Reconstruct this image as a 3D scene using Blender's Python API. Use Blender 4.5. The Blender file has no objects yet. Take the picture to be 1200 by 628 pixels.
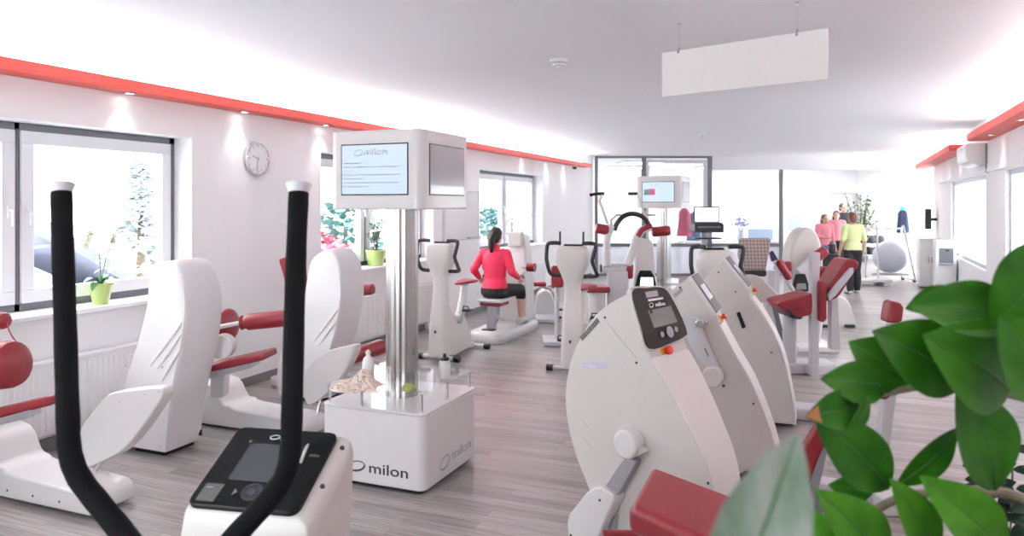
import bpy, bmesh, math, random
from mathutils import Vector as V, Matrix
R = math.radians
rnd = random.Random(7)
sc = bpy.context.scene
COL = sc.collection
# ------------------------------------------------------------ camera geometry
YAW, H, F, U0, V0 = R(22.2), 1.75, 869.0, 600.0, 240.0
FW = V((-math.sin(YAW), math.cos(YAW), 0)); RT = V((math.cos(YAW), math.sin(YAW), 0)); UP = V((0, 0, 1))
CAM = V((0, 0, H)); AX = V((1, 0, 0)); AY = V((0, 1, 0))
def cw(lat, d, z=0.0): return FW * d + RT * lat + UP * z
def px(u, v, d): return CAM + FW * d + RT * ((u - U0) / F * d) + UP * ((V0 - v) / F * d)
def atz(u, v, z): return px(u, v, (z - H) * F / (V0 - v))
def onfl(u, v): return atz(u, v, 0.0)
class Pl:
    """a vertical or tilted plane in the room: a pixel of the photograph -> the point of that plane"""
    def __init__(s, o, n): s.o, s.n = V(o), V(n)
    def __call__(s, u, v):
        r = px(u, v, 1) - CAM
        return CAM + r * ((s.o - CAM).dot(s.n) / r.dot(s.n))
def Pd(d): return Pl(FW * d, FW)
def PX(x): return Pl((x, 0, 0), AX)
def PY(y): return Pl((0, y, 0), AY)

# ------------------------------------------------------------ materials
MATS = {}
def mat(name, col, rough=0.5, metal=0.0, coat=0.0, var=0.03, nscale=8.0, bump=0.0, bscale=60.0, spec=0.5, sub=0.0):
    m = bpy.data.materials.new(name); m.use_nodes = True
    nt = m.node_tree; b = nt.nodes['Principled BSDF']
    tc = nt.nodes.new('ShaderNodeTexCoord'); nz = nt.nodes.new('ShaderNodeTexNoise')
    nz.inputs['Scale'].default_value = nscale; nz.inputs['Detail'].default_value = 4
    nt.links.new(tc.outputs['Object'], nz.inputs['Vector'])
    mx = nt.nodes.new('ShaderNodeMix'); mx.data_type = 'RGBA'
    mx.inputs['A'].default_value = (*[max(0, c * (1 - var)) for c in col], 1)
    mx.inputs['B'].default_value = (*[min(1, c * (1 + var)) for c in col], 1)
    nt.links.new(nz.outputs['Fac'], mx.inputs['Factor']); nt.links.new(mx.outputs['Result'], b.inputs['Base Color'])
    b.inputs['Roughness'].default_value = rough; b.inputs['Metallic'].default_value = metal
    b.inputs['Coat Weight'].default_value = coat; b.inputs['Specular IOR Level'].default_value = spec
    if sub: b.inputs['Subsurface Weight'].default_value = sub; b.inputs['Subsurface Radius'].default_value = (.01, .006, .003)
    if bump:
        n2 = nt.nodes.new('ShaderNodeTexNoise'); n2.inputs['Scale'].default_value = bscale
        nt.links.new(tc.outputs['Object'], n2.inputs['Vector'])
        bp = nt.nodes.new('ShaderNodeBump'); bp.inputs['Strength'].default_value = bump; bp.inputs['Distance'].default_value = 0.01
        nt.links.new(n2.outputs['Fac'], bp.inputs['Height']); nt.links.new(bp.outputs['Normal'], b.inputs['Normal'])
    MATS[name] = m
    return m
def emis(name, col, strength, base=(0.02, 0.02, 0.02)):
    m = bpy.data.materials.new(name); m.use_nodes = True
    b = m.node_tree.nodes['Principled BSDF']; b.inputs['Base Color'].default_value = (*base, 1)
    b.inputs['Emission Color'].default_value = (*col, 1); b.inputs['Emission Strength'].default_value = strength
    b.inputs['Roughness'].default_value = .25
    MATS[name] = m
    return m
def glass(name, tint=(1, 1, 1), refl=0.06, milk=0.0):
    m = bpy.data.materials.new(name); m.use_nodes = True
    nt = m.node_tree; nt.nodes.clear(); out = nt.nodes.new('ShaderNodeOutputMaterial')
    t = nt.nodes.new('ShaderNodeBsdfTransparent'); t.inputs['Color'].default_value = (*tint, 1)
    g = nt.nodes.new('ShaderNodeBsdfGlossy'); g.inputs['Roughness'].default_value = 0.02
    lw = nt.nodes.new('ShaderNodeLayerWeight'); lw.inputs['Blend'].default_value = .5
    pw = nt.nodes.new('ShaderNodeMath'); pw.operation = 'POWER'; pw.inputs[1].default_value = 5.0
    fr = nt.nodes.new('ShaderNodeMath'); fr.operation = 'MULTIPLY_ADD'; fr.inputs[1].default_value = .6; fr.inputs[2].default_value = refl * .6
    nt.links.new(lw.outputs['Facing'], pw.inputs[0]); nt.links.new(pw.outputs[0], fr.inputs[0])
    mx = nt.nodes.new('ShaderNodeMixShader')
    nt.links.new(fr.outputs[0], mx.inputs[0]); nt.links.new(t.outputs[0], mx.inputs[1]); nt.links.new(g.outputs[0], mx.inputs[2])
    last = mx
    if milk:
        d = nt.nodes.new('ShaderNodeBsdfDiffuse'); d.inputs['Color'].default_value = (.9, .93, .96, 1)
        m2 = nt.nodes.new('ShaderNodeMixShader'); m2.inputs[0].default_value = milk
        nt.links.new(mx.outputs[0], m2.inputs[1]); nt.links.new(d.outputs[0], m2.inputs[2]); last = m2
    nt.links.new(last.outputs[0], out.inputs['Surface'])
    MATS[name] = m
    return m

# ------------------------------------------------------------ mesh building
def crom(pts, n=4, closed=True):
    out = []; k = len(pts); rng = range(k) if closed else range(k - 1)
    for i in rng:
        p0, p1, p2, p3 = (pts[(i - 1) % k], pts[i], pts[(i + 1) % k], pts[(i + 2) % k]) if closed else \
            (pts[max(i - 1, 0)], pts[i], pts[i + 1], pts[min(i + 2, k - 1)])
        for j in range(n):
            t = j / n
            out.append(tuple(0.5 * (2 * b + (c - a) * t + (2 * a - 5 * b + 4 * c - d) * t * t + (3 * b - a - 3 * c + d) * t ** 3)
                             for a, b, c, d in zip(p0, p1, p2, p3)))
    if not closed: out.append(tuple(pts[-1]))
    return out
def root_of(o):
    while o.parent is not None: o = o.parent
    return o
class MB:
    def __init__(s): s.v = []; s.f = []
    def add(s, vs, fs):
        o = len(s.v); s.v += [V(p) for p in vs]; s.f += [[i + o for i in f] for f in fs]; return s
    def obox(s, p, a, b, c):
        p, a, b, c = V(p), V(a), V(b), V(c)
        return s.add([p, p + a, p + a + b, p + b, p + c, p + a + c, p + a + b + c, p + b + c],
                     [(0, 3, 2, 1), (4, 5, 6, 7), (0, 1, 5, 4), (1, 2, 6, 5), (2, 3, 7, 6), (3, 0, 4, 7)])
    def box(s, c, size, ax=AX, ay=None, az=UP):
        ay = ay or V(az).cross(ax).normalized(); c = V(c)
        a, b, d = V(ax) * size[0], V(ay) * size[1], V(az) * size[2]
        return s.obox(c - a / 2 - b / 2 - d / 2, a, b, d)
    def bb(s, lo, hi): lo, hi = V(lo), V(hi); return s.box((lo + hi) / 2, hi - lo)
    def prism(s, pts, ext):
        n = len(pts); pts = [V(p) for p in pts]; ext = V(ext)
        return s.add(pts + [p + ext for p in pts], [list(range(n))[::-1], [i + n for i in range(n)]] +
                     [(i, (i + 1) % n, (i + 1) % n + n, i + n) for i in range(n)])
    def loft(s, rings, cap=True, closed=True):
        n = len(rings[0]); vs = [p for r in rings for p in r]; fs = []
        for k in range(len(rings) - 1):
            for i in range(n if closed else n - 1):
                j = (i + 1) % n
                fs.append((k * n + i, k * n + j, (k + 1) * n + j, (k + 1) * n + i))
        if cap: fs += [list(range(n))[::-1], [(len(rings) - 1) * n + i for i in range(n)]]
        return s.add(vs, fs)
    def tube(s, path, r, n=10, ell=1.0, hint=None):
        path = [V(p) for p in path]; k = len(path); rs = r if isinstance(r, (list, tuple)) else [r] * k
        t0 = (path[1] - path[0]).normalized()
        a = V(hint) if hint else (UP if abs(t0.z) < .9 else AX)
        x = a.cross(t0).normalized(); rings = []
        for i, p in enumerate(path):
            t = ((path[min(i + 1, k - 1)] - path[max(i - 1, 0)])).normalized()
            x = (x - t * x.dot(t)).normalized(); y = t.cross(x)
            rings.append([p + (x * math.cos(2 * math.pi * j / n) + y * ell * math.sin(2 * math.pi * j / n)) * rs[i] for j in range(n)])
        return s.loft(rings)
    def cyl(s, p0, p1, r0, r1=None, n=20): return s.tube([p0, p1], [r0, r0 if r1 is None else r1], n)
    def bar(s, p0, p1, w, t, side):
        """rectangular bar from p0 to p1, width w along side"""
        p0, p1 = V(p0), V(p1); d = p1 - p0; x = V(side); x = (x - d.normalized() * x.dot(d.normalized())).normalized()
        y = d.normalized().cross(x)
        return s.obox(p0 - x * w / 2 - y * t / 2, x * w, y * t, d)
    def lathe(s, o, prof, n=24, ax=UP):
        ax = V(ax).normalized(); x = (AX if abs(ax.x) < .9 else AY); x = (x - ax * x.dot(ax)).normalized(); y = ax.cross(x); o = V(o)
        return s.loft([[o + ax * z + (x * math.cos(2 * math.pi * j / n) + y * math.sin(2 * math.pi * j / n)) * max(r, 1e-4) for j in range(n)] for r, z in prof])
    def ell(s, c, r, n=16, ax=AX, ay=AY, az=UP):
        c = V(c); m = n // 2; rings = []
        for i in range(1, m):
            th = math.pi * i / m
            rings.append([c + V(ax) * (r[0] * math.sin(th) * math.cos(2 * math.pi * j / n)) + V(ay) * (r[1] * math.sin(th) * math.sin(2 * math.pi * j / n)) - V(az) * (r[2] * math.cos(th)) for j in range(n)])
        o = len(s.v); s.loft(rings, cap=False); k = len(rings)
        s.v += [c - V(az) * r[2], c + V(az) * r[2]]; b = len(s.v) - 2
        for j in range(n):
            s.f.append([o + (j + 1) % n, o + j, b]); s.f.append([o + (k - 1) * n + j, o + (k - 1) * n + (j + 1) % n, b + 1])
        return s
    def build(s, name, m, parent=None, bev=0.0, sub=0, seg=3, ang=35, loc=None, solid=0.0):
        me = bpy.data.meshes.new(name)
        if parent is not None: off = V(root_of(parent).location)
        elif loc is not None: off = V(loc)
        else:
            off = sum(s.v, V()) / len(s.v); off.z = min(p.z for p in s.v)
        me.from_pydata([p - off for p in s.v], [], s.f)
        bm = bmesh.new(); bm.from_mesh(me); bmesh.ops.recalc_face_normals(bm, faces=bm.faces); bm.to_mesh(me); bm.free()
        for p in me.polygons: p.use_smooth = True
        me.set_sharp_from_angle(angle=R(ang))
        me.materials.append(m)
        o = bpy.data.objects.new(name, me); COL.objects.link(o)
        if parent is not None: o.parent = parent
        else: o.location = off
        if solid: md = o.modifiers.new('solid', 'SOLIDIFY'); md.thickness = solid; md.offset = 0
        if bev:
            md = o.modifiers.new('bevel', 'BEVEL'); md.width = bev; md.segments = seg; md.limit_method = 'ANGLE'; md.angle_limit = R(38)
            md.use_clamp_overlap = True
            if not sub: wn = o.modifiers.new('wn', 'WEIGHTED_NORMAL'); wn.keep_sharp = False
        if sub: md = o.modifiers.new('sub', 'SUBSURF'); md.levels = sub; md.render_levels = sub
        return o
def tag(o, label=None, cat=None, group=None, kind=None):
    if label: o['label'] = label
    if cat: o['category'] = cat
    if group: o['group'] = group
    if kind: o['kind'] = kind
    return o
def thing(name, label, cat, loc=(0, 0, 0), group=None):
    o = bpy.data.objects.new(name, None); COL.objects.link(o); o.location = V(loc); o.empty_display_size = .1
    return tag(o, label, cat, group)
def copy_tree(o, loc=None, rz=None, label=None, parent=None):
    c = o.copy(); COL.objects.link(c)
    if parent is not None: c.parent = parent
    if loc is not None: c.location = V(loc)
    if rz is not None: c.rotation_euler = (0, 0, rz)
    if label: c['label'] = label
    for ch in [x for x in KIDS.get(o.name, [])]: copy_tree(ch, parent=c)
    return c
KIDS = {}
def index_kids():
    KIDS.clear()
    for o in COL.objects:
        if o.parent is not None: KIDS.setdefault(o.parent.name, []).append(o)
def struct(name, mb, m, bev=0.0, label=None, parent=None):
    o = mb.build(name, m, parent, bev=bev)
    if parent is None: o['kind'] = 'structure'
    return o
def text(body, size, origin, ax, ay, m, parent, name='lettering', depth=.0015, stretch=1.0, align='LEFT', label=None):
    cu = bpy.data.curves.new('t', 'FONT'); cu.body = body; cu.size = size; cu.extrude = depth; cu.offset = size * .006; cu.align_x = align; cu.resolution_u = 3
    o = bpy.data.objects.new('t', cu); COL.objects.link(o)
    bpy.context.view_layer.update()
    me = bpy.data.meshes.new_from_object(o.evaluated_get(bpy.context.evaluated_depsgraph_get()))
    bpy.data.objects.remove(o); ax = V(ax).normalized(); ay = V(ay).normalized(); az = ax.cross(ay)
    off = V(root_of(parent).location)
    for v in me.vertices: v.co = V(origin) + ax * v.co.x * stretch + ay * v.co.y + az * v.co.z - off
    me.name = name; me.materials.clear(); me.materials.append(m)
    q = bpy.data.objects.new(name, me); COL.objects.link(q); q.parent = parent
    if label: q['label'] = label
    return q
def ringlogo(c, ax, ay, rx, ry, w, m, parent, name='logo_ring', tilt=12, gaps=18):
    mb = MB(); ax = V(ax).normalized(); ay = V(ay).normalized(); az = ax.cross(ay); ct, st = math.cos(R(tilt)), math.sin(R(tilt))
    x2, y2 = ax * ct + ay * st, ay * ct - ax * st
    for g in range(gaps):
        a0 = 2 * math.pi * g / gaps; a1 = a0 + 2 * math.pi / gaps * .8
        out = []; ins = []
        for t in (0, .5, 1):
            a = a0 + (a1 - a0) * t
            ww = w * (1.3 if math.sin(a) < 0 else .7)
            out.append(V(c) + x2 * rx * math.cos(a) + y2 * ry * math.sin(a)); ins.append(V(c) + x2 * (rx - ww) * math.cos(a) + y2 * (ry - ww) * math.sin(a))
        mb.prism(out + ins[::-1], az * .0015)
    return mb.build(name, m, parent)
def remesh(mb, name, m, parent, voxel, smooth=4):
    """melt overlapping shapes into one continuous surface"""
    o = mb.build(name, m, parent)
    md = o.modifiers.new('r', 'REMESH'); md.mode = 'VOXEL'; md.voxel_size = voxel
    if smooth: s2 = o.modifiers.new('s', 'SMOOTH'); s2.iterations = smooth; s2.factor = .5
    bpy.context.view_layer.update()
    me = bpy.data.meshes.new_from_object(o.evaluated_get(bpy.context.evaluated_depsgraph_get()))
    for p in me.polygons: p.use_smooth = True
    o.modifiers.clear(); o.data = me; me.name = name
    if not me.materials: me.materials.append(m)
    return o

# ------------------------------------------------------------ palette
WALL = mat('wall_paint', (.89, .895, .905), .75, var=.008, bump=.02, bscale=180)
CEIL = mat('ceiling_paint', (.87, .875, .895), .8, var=.008, bump=.02, bscale=120)
WHITE = mat('white_plastic', (.70, .70, .69), .35, coat=.25, var=.012)
CREAM = mat('cream_plastic', (.62, .605, .575), .38, coat=.2, var=.015)
WHITE2 = mat('white_lacquer', (.72, .72, .72), .28, coat=.3, var=.01)
COVER = mat('white_fabric_cover', (.76, .76, .765), .6, var=.015, bump=.05, bscale=14)
RED = mat('red_vinyl', (.25, .014, .022), .42, coat=.1, var=.07, bump=.06, bscale=90)
CORAL = mat('coral_paint', (.68, .085, .065), .5, var=.02)
BLACK = mat('black_plastic', (.018, .018, .02), .4, var=.15)
FOAM = mat('black_foam', (.006, .006, .007), .8, var=.2, bump=.25, bscale=320, spec=.12)
GLOSSB = mat('black_gloss_panel', (.008, .009, .010), .32, var=.1, spec=.16)
GREY = mat('grey_steel', (.42, .43, .46), .35, metal=.55, var=.03)
LGREY = mat('light_grey_paint', (.6, .61, .64), .4, var=.02)
DGREY = mat('dark_grey_frame', (.15, .155, .175), .45, var=.03)
CHROME = mat('brushed_aluminium', (.50, .485, .465), .26, metal=1.0, var=.04)
STEEL = mat('polished_steel', (.7, .7, .71), .14, metal=1.0, var=.02)
SASH = mat('white_window_plastic', (.78, .79, .82), .35, var=.01)
SCREEND = mat('dark_screen', (.05, .055, .065), .12, coat=.5, var=.05)
SCREENG = mat('grey_screen', (.20, .195, .19), .2, coat=.4, var=.04)
DOT = mat('dark_screw', (.06, .06, .06), .4, metal=.5)
INK = mat('dark_ink', (.03, .03, .035), .5)
GINK = mat('grey_ink', (.40, .42, .47), .5)
BINK = mat('blue_ink', (.25, .27, .75), .5)
LILAC = mat('lilac_ink', (.55, .56, .68), .5)
WINK = mat('white_ink', (.85, .86, .88), .4)
YEL = mat('yellow_plastic', (.85, .60, .02), .4)
BTN = mat('red_button', (.75, .04, .015), .3, coat=.4)
GL = glass('window_glass', (1, 1, 1), .06)
GLP = glass('partition_glass', (.97, .985, 1), .05, milk=.0)
FROST = glass('frosted_glass', (.9, .95, 1), .05, milk=.55)
ACRY = glass('clear_acrylic', (.97, .98, .98), .08, milk=.03)
# ------------------------------------------------------------ floor material: narrow grey-brown wood planks
def floor_mat():
    m = bpy.data.materials.new('wood_plank_floor'); m.use_nodes = True; nt = m.node_tree; b = nt.nodes['Principled BSDF']
    L = nt.links.new; N = nt.nodes.new
    tc = N('ShaderNodeTexCoord')
    br = N('ShaderNodeTexBrick'); br.inputs['Scale'].default_value = 1; br.inputs['Brick Width'].default_value = 1.1; br.inputs['Row Height'].default_value = .085
    br.inputs['Mortar Size'].default_value = .0015; br.inputs['Color1'].default_value = (.252, .232, .226, 1); br.inputs['Color2'].default_value = (.415, .39, .382, 1)
    br.inputs['Mortar'].default_value = (.2, .165, .15, 1); br.offset = .37; br.inputs['Bias'].default_value = .1
    L(tc.outputs['Object'], br.inputs['Vector'])
    mp = N('ShaderNodeMapping'); mp.inputs['Scale'].default_value = (1.2, 26, 1); L(tc.outputs['Object'], mp.inputs['Vector'])
    nz = N('ShaderNodeTexNoise'); nz.inputs['Scale'].default_value = 2.2; nz.inputs['Detail'].default_value = 7; nz.inputs['Roughness'].default_value = .62
    L(mp.outputs['Vector'], nz.inputs['Vector'])
    rp = N('ShaderNodeValToRGB'); rp.color_ramp.elements[0].position = .3; rp.color_ramp.elements[0].color = (.50, .485, .485, 1)
    rp.color_ramp.elements[1].position = .72; rp.color_ramp.elements[1].color = (1.22, 1.21, 1.21, 1)
    L(nz.outputs['Fac'], rp.inputs['Fac'])
    mx = N('ShaderNodeMix'); mx.data_type = 'RGBA'; mx.blend_type = 'MULTIPLY'; mx.inputs['Factor'].default_value = .85
    L(br.outputs['Color'], mx.inputs['A']); L(rp.outputs['Color'], mx.inputs['B']); L(mx.outputs['Result'], b.inputs['Base Color'])
    b.inputs['Roughness'].default_value = .34; b.inputs['Specular IOR Level'].default_value = .5
    bp = N('ShaderNodeBump'); bp.inputs['Strength'].default_value = .08; L(nz.outputs['Fac'], bp.inputs['Height']); L(bp.outputs['Normal'], b.inputs['Normal'])
    return m
FLOOR = floor_mat()
ZC = 2.95
XL = -5.08
def xr(y): return 2.13 + .04 * (y - 9.65)
GD = 18.3                                   # distance of the glazed partition, it stands square to the line of sight
GA, GB = cw((697 - 600) / F * GD, GD), cw((917 - 600) / F * GD, GD)
BD = 25.0                                   # gym back wall
outline = [V((-5.38, -1.5, 0)), V((xr(-1.5) + .25, -1.5, 0)), V((xr(19) + .25, 19, 0)), cw(12, 19.2), cw(12, BD + .1), cw(1.75, BD + .1), cw(1.75, GD - .2), V((-5.38, 17.55, 0))]
struct('floor', MB().prism([p - UP * .12 for p in outline], UP * .12), FLOOR)
struct('ceiling', MB().prism([p + UP * ZC for p in outline], UP * .15), CEIL)

# ---- left wall with three double windows
WZ0, WZ1 = .985, 2.34
WINS = [(2.18, 4.98, 3.57), (6.83, 9.45, 7.99), (11.05, 14.08, 12.52)]
TH = .32
mb = MB()
ys = [-1.5] + [y for w in WINS for y in w[:2]] + [17.75]
for i in range(0, len(ys) - 1, 2): mb.bb((XL - TH, ys[i], 0), (XL, ys[i + 1], ZC))
for a, b, _ in WINS:
    mb.bb((XL - TH, a, 0), (XL, b, WZ0)); mb.bb((XL - TH, a, WZ1), (XL, b, ZC))
struct('wall_left', mb, WALL)
XF = XL - .20                               # window frame plane (its room side)
for i, (a, b, mid) in enumerate(WINS):
    w = MB()
    t = .055
    w.bb((XF - .07, a, WZ0), (XF, b, WZ0 + t)); w.bb((XF - .07, a, WZ1 - t), (XF, b, WZ1))
    w.bb((XF - .07, a, WZ0), (XF, a + t, WZ1)); w.bb((XF - .07, b - t, WZ0), (XF, b, WZ1)); w.bb((XF - .07, mid - .022, WZ0), (XF, mid + .022, WZ1))
    fr = struct('window_%d' % (i + 1), w, DGREY, bev=.004)
    for p, q in ((a + t, mid - .022), (mid + .022, b - t)):
        s = MB(); k = .095; z0, z1 = WZ0 + t, WZ1 - t
        s.bb((XF - .06, p, z0), (XF + .018, q, z0 + k)); s.bb((XF - .06, p, z1 - k), (XF + .018, q, z1))
        s.bb((XF - .06, p, z0 + k), (XF + .018, p + k, z1 - k)); s.bb((XF - .06, q - k, z0 + k), (XF + .018, q, z1 - k))
        so = s.build('window_sash', SASH, fr, bev=.006)
        MB().bb((XF - .03, p + k - .01, z0 + k - .01), (XF - .024, q - k + .01, z1 - k + .01)).build('pane', GL, so)
        hy = q - .045 if q < mid + .01 else p + .045
        hb = MB(); hb.bb((XF + .018, hy - .016, 1.66), (XF + .03, hy + .016, 1.74)); hb.tube([(XF + .03, hy, 1.71), (XF + .06, hy, 1.71), (XF + .06, hy, 1.6)], .01, 8)
        hb.build('window_handle', SASH, so)
    MB().bb((XF - .02, a - .0, WZ0 - .035), (XL + .10, b + .0, WZ0 - .001)).build('window_sill', WALL, fr, bev=.006)

# ---- wall behind the camera with a broad opening sized for the light it lets in
mb = MB(); x0, x1 = XL - .3, xr(-1.4) + .25
mb.bb((x0, -1.6, 0), (x1, -1.5, .9)); mb.bb((x0, -1.6, 2.3), (x1, -1.5, ZC)); mb.bb((x0, -1.6, .9), (-3.6, -1.5, 2.3)); mb.bb((-1.2, -1.6, .9), (x1, -1.5, 2.3))
struct('wall_rear', mb, WALL)
# ---- right wall (slightly out of square) with two windows
RW = V((.04, 1, 0)).normalized(); RN = V((-1, .04, 0)).normalized()
def rwp(y, z, off=0.0): return V((xr(y), y, z)) + RN * off
def rbox(mb, y0, y1, z0, z1, o0, o1):
    p = rwp(y0, z0, o0); return mb.obox(p, rwp(y1, z0, o0) - p, RN * (o1 - o0), UP * (z1 - z0))
RWINS = [(8.0, 10.75), (12.2, 16.15)]
RZ0, RZ1 = .815, 2.18
mb = MB()
ys = [-1.5] + [y for w in RWINS for y in w] + [19.3]
for i in range(0, len(ys) - 1, 2): rbox(mb, ys[i], ys[i + 1], 0, ZC, -.25, 0)
for a, b in RWINS: rbox(mb, a, b, 0, RZ0, -.25, 0); rbox(mb, a, b, RZ1, ZC, -.25, 0)
struct('wall_right', mb, WALL)
for i, (a, b) in enumerate(RWINS):
    w = MB(); t = .06
    for (p, q, z0, z1) in ((a, b, RZ0, RZ0 + t), (a, b, RZ1 - t, RZ1), (a, a + t, RZ0, RZ1), (b - t, b, RZ0, RZ1)): rbox(w, p, q, z0, z1, -.13, -.05)
    fr = struct('window_%d' % (4 + i), w, LGREY, bev=.004)
    rbox(MB(), a + t - .01, b - t + .01, RZ0 + t - .01, RZ1 - t + .01, -.095, -.089).build('pane', GL, fr)
# bright side room behind the right windows
o = rbox(MB(), 6.0, 19.0, 0, 2.6, -3.6, -3.5); mb = o; struct('wall_side_room', mb, mat('side_room_paint', (.66, .70, .76), .8, var=.02))
struct('floor_side_room', rbox(MB(), 6.0, 19.0, -.12, 0, -3.6, -.26), mat('side_room_floor', (.5, .5, .52), .6))
# shallow pilaster and lintel strip above the right windows
mb = MB(); rbox(mb, 7.0, 18.2, RZ1 + .02, RZ1 + .07, 0.0005, .03); struct('trim_1', mb, WALL)

# ---- red soffits with hidden light strips
SZ0, SZ1 = 2.63, 2.715
struct('trim_2', MB().bb((XL, -1.5, SZ0), (XL + .21, 16.9, SZ1)), CORAL, bev=.004)
LED = emis('cove_light', (.93, .97, 1), 26.0)
o = MB().bb((XL + .04, -1.4, SZ1 + .001), (XL + .10, 16.8, SZ1 + .02)).build('cove_light', LED)
tag(o, 'long light strip lying on top of the red ledge of the window wall', 'light strip')
SO = .27
mb = MB(); rbox(mb, -1.5, 11.9, SZ0, SZ1 + .01, 0, SO); struct('trim_3', mb, CORAL, bev=.004)
mb = MB(); rbox(mb, 13.9, 20.6, SZ0, SZ1 + .02, 0, SO); struct('trim_4', mb, CORAL, bev=.004)
o = rbox(MB(), -1.4, 11.8, SZ1 + .011, SZ1 + .03, .05, .12).build('cove_light', LED); tag(o, 'long light strip lying on top of the near red ledge of the right wall', 'light strip')
o = rbox(MB(), 14.0, 19.0, SZ1 + .021, SZ1 + .04, .05, .12).build('cove_light', LED); tag(o, 'light strip lying on top of the far red ledge of the right wall', 'light strip')

# downlights set into the soffits
BULB = emis('spot_bulb', (1, .97, .92), 9.0)
def downlight(p, label, power, group):
    t = thing('ceiling_spotlight', label, 'light', p + UP * .0, group)
    MB().lathe(p, [(.032, -.001), (.05, -.001), (.052, -.008), (.036, -.008), (.032, -.001)], 20).build('trim_ring', STEEL, t)
    MB().lathe(p, [(.0, -.0005), (.032, -.0005), (.030, -.004), (0, -.005)], 18).build('bulb', BULB, t)
    l = bpy.data.lights.new('spot', 'SPOT'); l.energy = power * .24; l.spot_size = R(80); l.spot_blend = 1.0; l.shadow_soft_size = .03; l.color = (1, .97, .94)
    q = bpy.data.objects.new('spot', l); COL.objects.link(q); q.location = p - UP * .02
words_l = ['nearest of the recessed spotlights under the red ledge, above the first window', 'recessed spotlight under the red ledge, left of the wall clock', 'recessed spotlight under the red ledge, just left of the kiosk monitor head']
yl = []
for (u, v), wl in zip(((151, 109), (284, 131), (382, 146.5)), words_l):
    p = atz(u, v, SZ0); yl.append(p.y); downlight(V((XL + .09, p.y, SZ0)), 'round ' + wl, 22, 'spotlights in the ledge over the windows')
step = (yl[2] - yl[0]) / 2
for k, y in enumerate((yl[2] + step, yl[2] + 2 * step, 12.9, 14.3, 15.4)):
    if y < 16:
        downlight(V((XL + .09, y, SZ0)), ['small spotlight under the red ledge hidden behind the kiosk monitor head', 'small spotlight under the red ledge at the right edge of the kiosk monitor head', 'small far spotlight in the red ledge over the third window', 'small far spotlight in the red ledge right of the third window', 'farthest small spotlight in the red ledge near the glass partition'][k], 22, 'spotlights in the ledge over the windows')
for k, (y, lb) in enumerate(((9.05, 'nearest'), (10.9, 'second'), (14.8, 'third'), (16.4, 'fourth'), (18.0, 'farthest'))):
    downlight(rwp(y, SZ0, .13), 'round recessed spotlight under the red ledge of the right wall, %s from the camera' % lb, 18, 'spotlights in the ledge of the right wall')

# ---- radiator covers and baseboard on the left wall
def radiator(y0, y1, label):
    t = thing('radiator', label, 'radiator', (XL + .06, (y0 + y1) / 2, .0), 'radiators under the windows')
    f = MB(); f.bb((XL + .02, y0, .13), (XL + .10, y1, .63)); f.build('panel', WALL, t, bev=.008)
    g = MB(); n = int((y1 - y0) / .045)
    for i in range(n): g.bb((XL + .0995, y0 + .02 + i * .045, .16), (XL + .106, y0 + .042 + i * .045, .6))
    g.build('ribs', WALL, t, bev=.003)
    MB().bb((XL + .015, y0 - .005, .63), (XL + .112, y1 + .005, .65)).build('top_grille', WALL, t, bev=.003)
    for y in (y0 + .2, y1 - .2): MB().bb((XL + .0005, y - .03, .0), (XL + .06, y + .03, .135)).build('foot', WALL, t)
radiator(2.2, 5.0, 'long white panel radiator under the first window')
radiator(6.9, 9.4, 'long white panel radiator under the second window')
radiator(11.2, 14.0, 'long white panel radiator under the third window')
BASEB = mat('grey_baseboard', (.22, .21, .21), .5)
struct('baseboard_left', MB().bb((XL, -1.5, 0), (XL + .015, 17.6, .085)), BASEB, bev=.003)
mb = MB(); rbox(mb, -1.5, 18.6, 0, .08, 0, .015); struct('baseboard_right', mb, WALL, bev=.003)

# ---- glazed partition to the rear gym
t = MB()
def gbox(mb, u0, u1, z0, z1, d0=GD - .04, d1=GD + .04):
    l0, l1 = (u0 - 600) / F * GD, (u1 - 600) / F * GD
    return mb.obox(cw(l0, d0, z0), RT * (l1 - l0), FW * (d1 - d0), UP * (z1 - z0))
for u0, u1 in ((697, 700.5), (752, 757), (829, 834), (913, 917)): gbox(t, u0, u1, 0, 2.95 if u0 < 900 else 2.62)
gbox(t, 697, 834, 2.90, 2.95); gbox(t, 697, 917, .72, .80); gbox(t, 697, 917, 0, .06)
part = struct('window_6', t, DGREY, bev=.004)
for u0, u1 in ((700, 752.5), (756.5, 829.5), (833.5, 913.5)):
    gbox(MB(), u0, u1, .79, 2.91, GD - .006, GD + .006).build('pane', GLP, part)
    gbox(MB(), u0, u1, .05, .73, GD - .006, GD + .006).build('frosted_panel', FROST, part)
mb = MB(); gbox(mb, 757, 829, 2.78, 2.86, GD - .03, GD + .03); gbox(mb, 757, 760.5, .8, 2.78, GD - .03, GD + .03); gbox(mb, 824, 829, .8, 2.78, GD - .03, GD + .03)
mb.build('window_sash', LGREY, part, bev=.004)
# lintel over the opening right of the partition
mb = MB(); gbox(mb, 834, 1090, 2.62, 2.949, GD - .06, GD + .1); struct('wall_lintel', mb, mat('lintel_paint', (.72, .72, .75), .8, var=.01))
# gym shell
def dbox(mb, l0, l1, d0, d1, z0, z1): return mb.obox(cw(l0, d0, z0), RT * (l1 - l0), FW * (d1 - d0), UP * (z1 - z0))
mb = MB(); dbox(mb, 1.75, 12.0, BD, BD + .1, 0, ZC); struct('wall_back', mb, WALL)
mb = MB(); dbox(mb, 11.6, 11.7, 19.5, BD, 0, ZC); struct('wall_gym', mb, WALL)
mb = MB(); dbox(mb, 1.75, 1.85, GD - .1, BD, 0, ZC); struct('wall_gym_left', mb, WALL)

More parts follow.
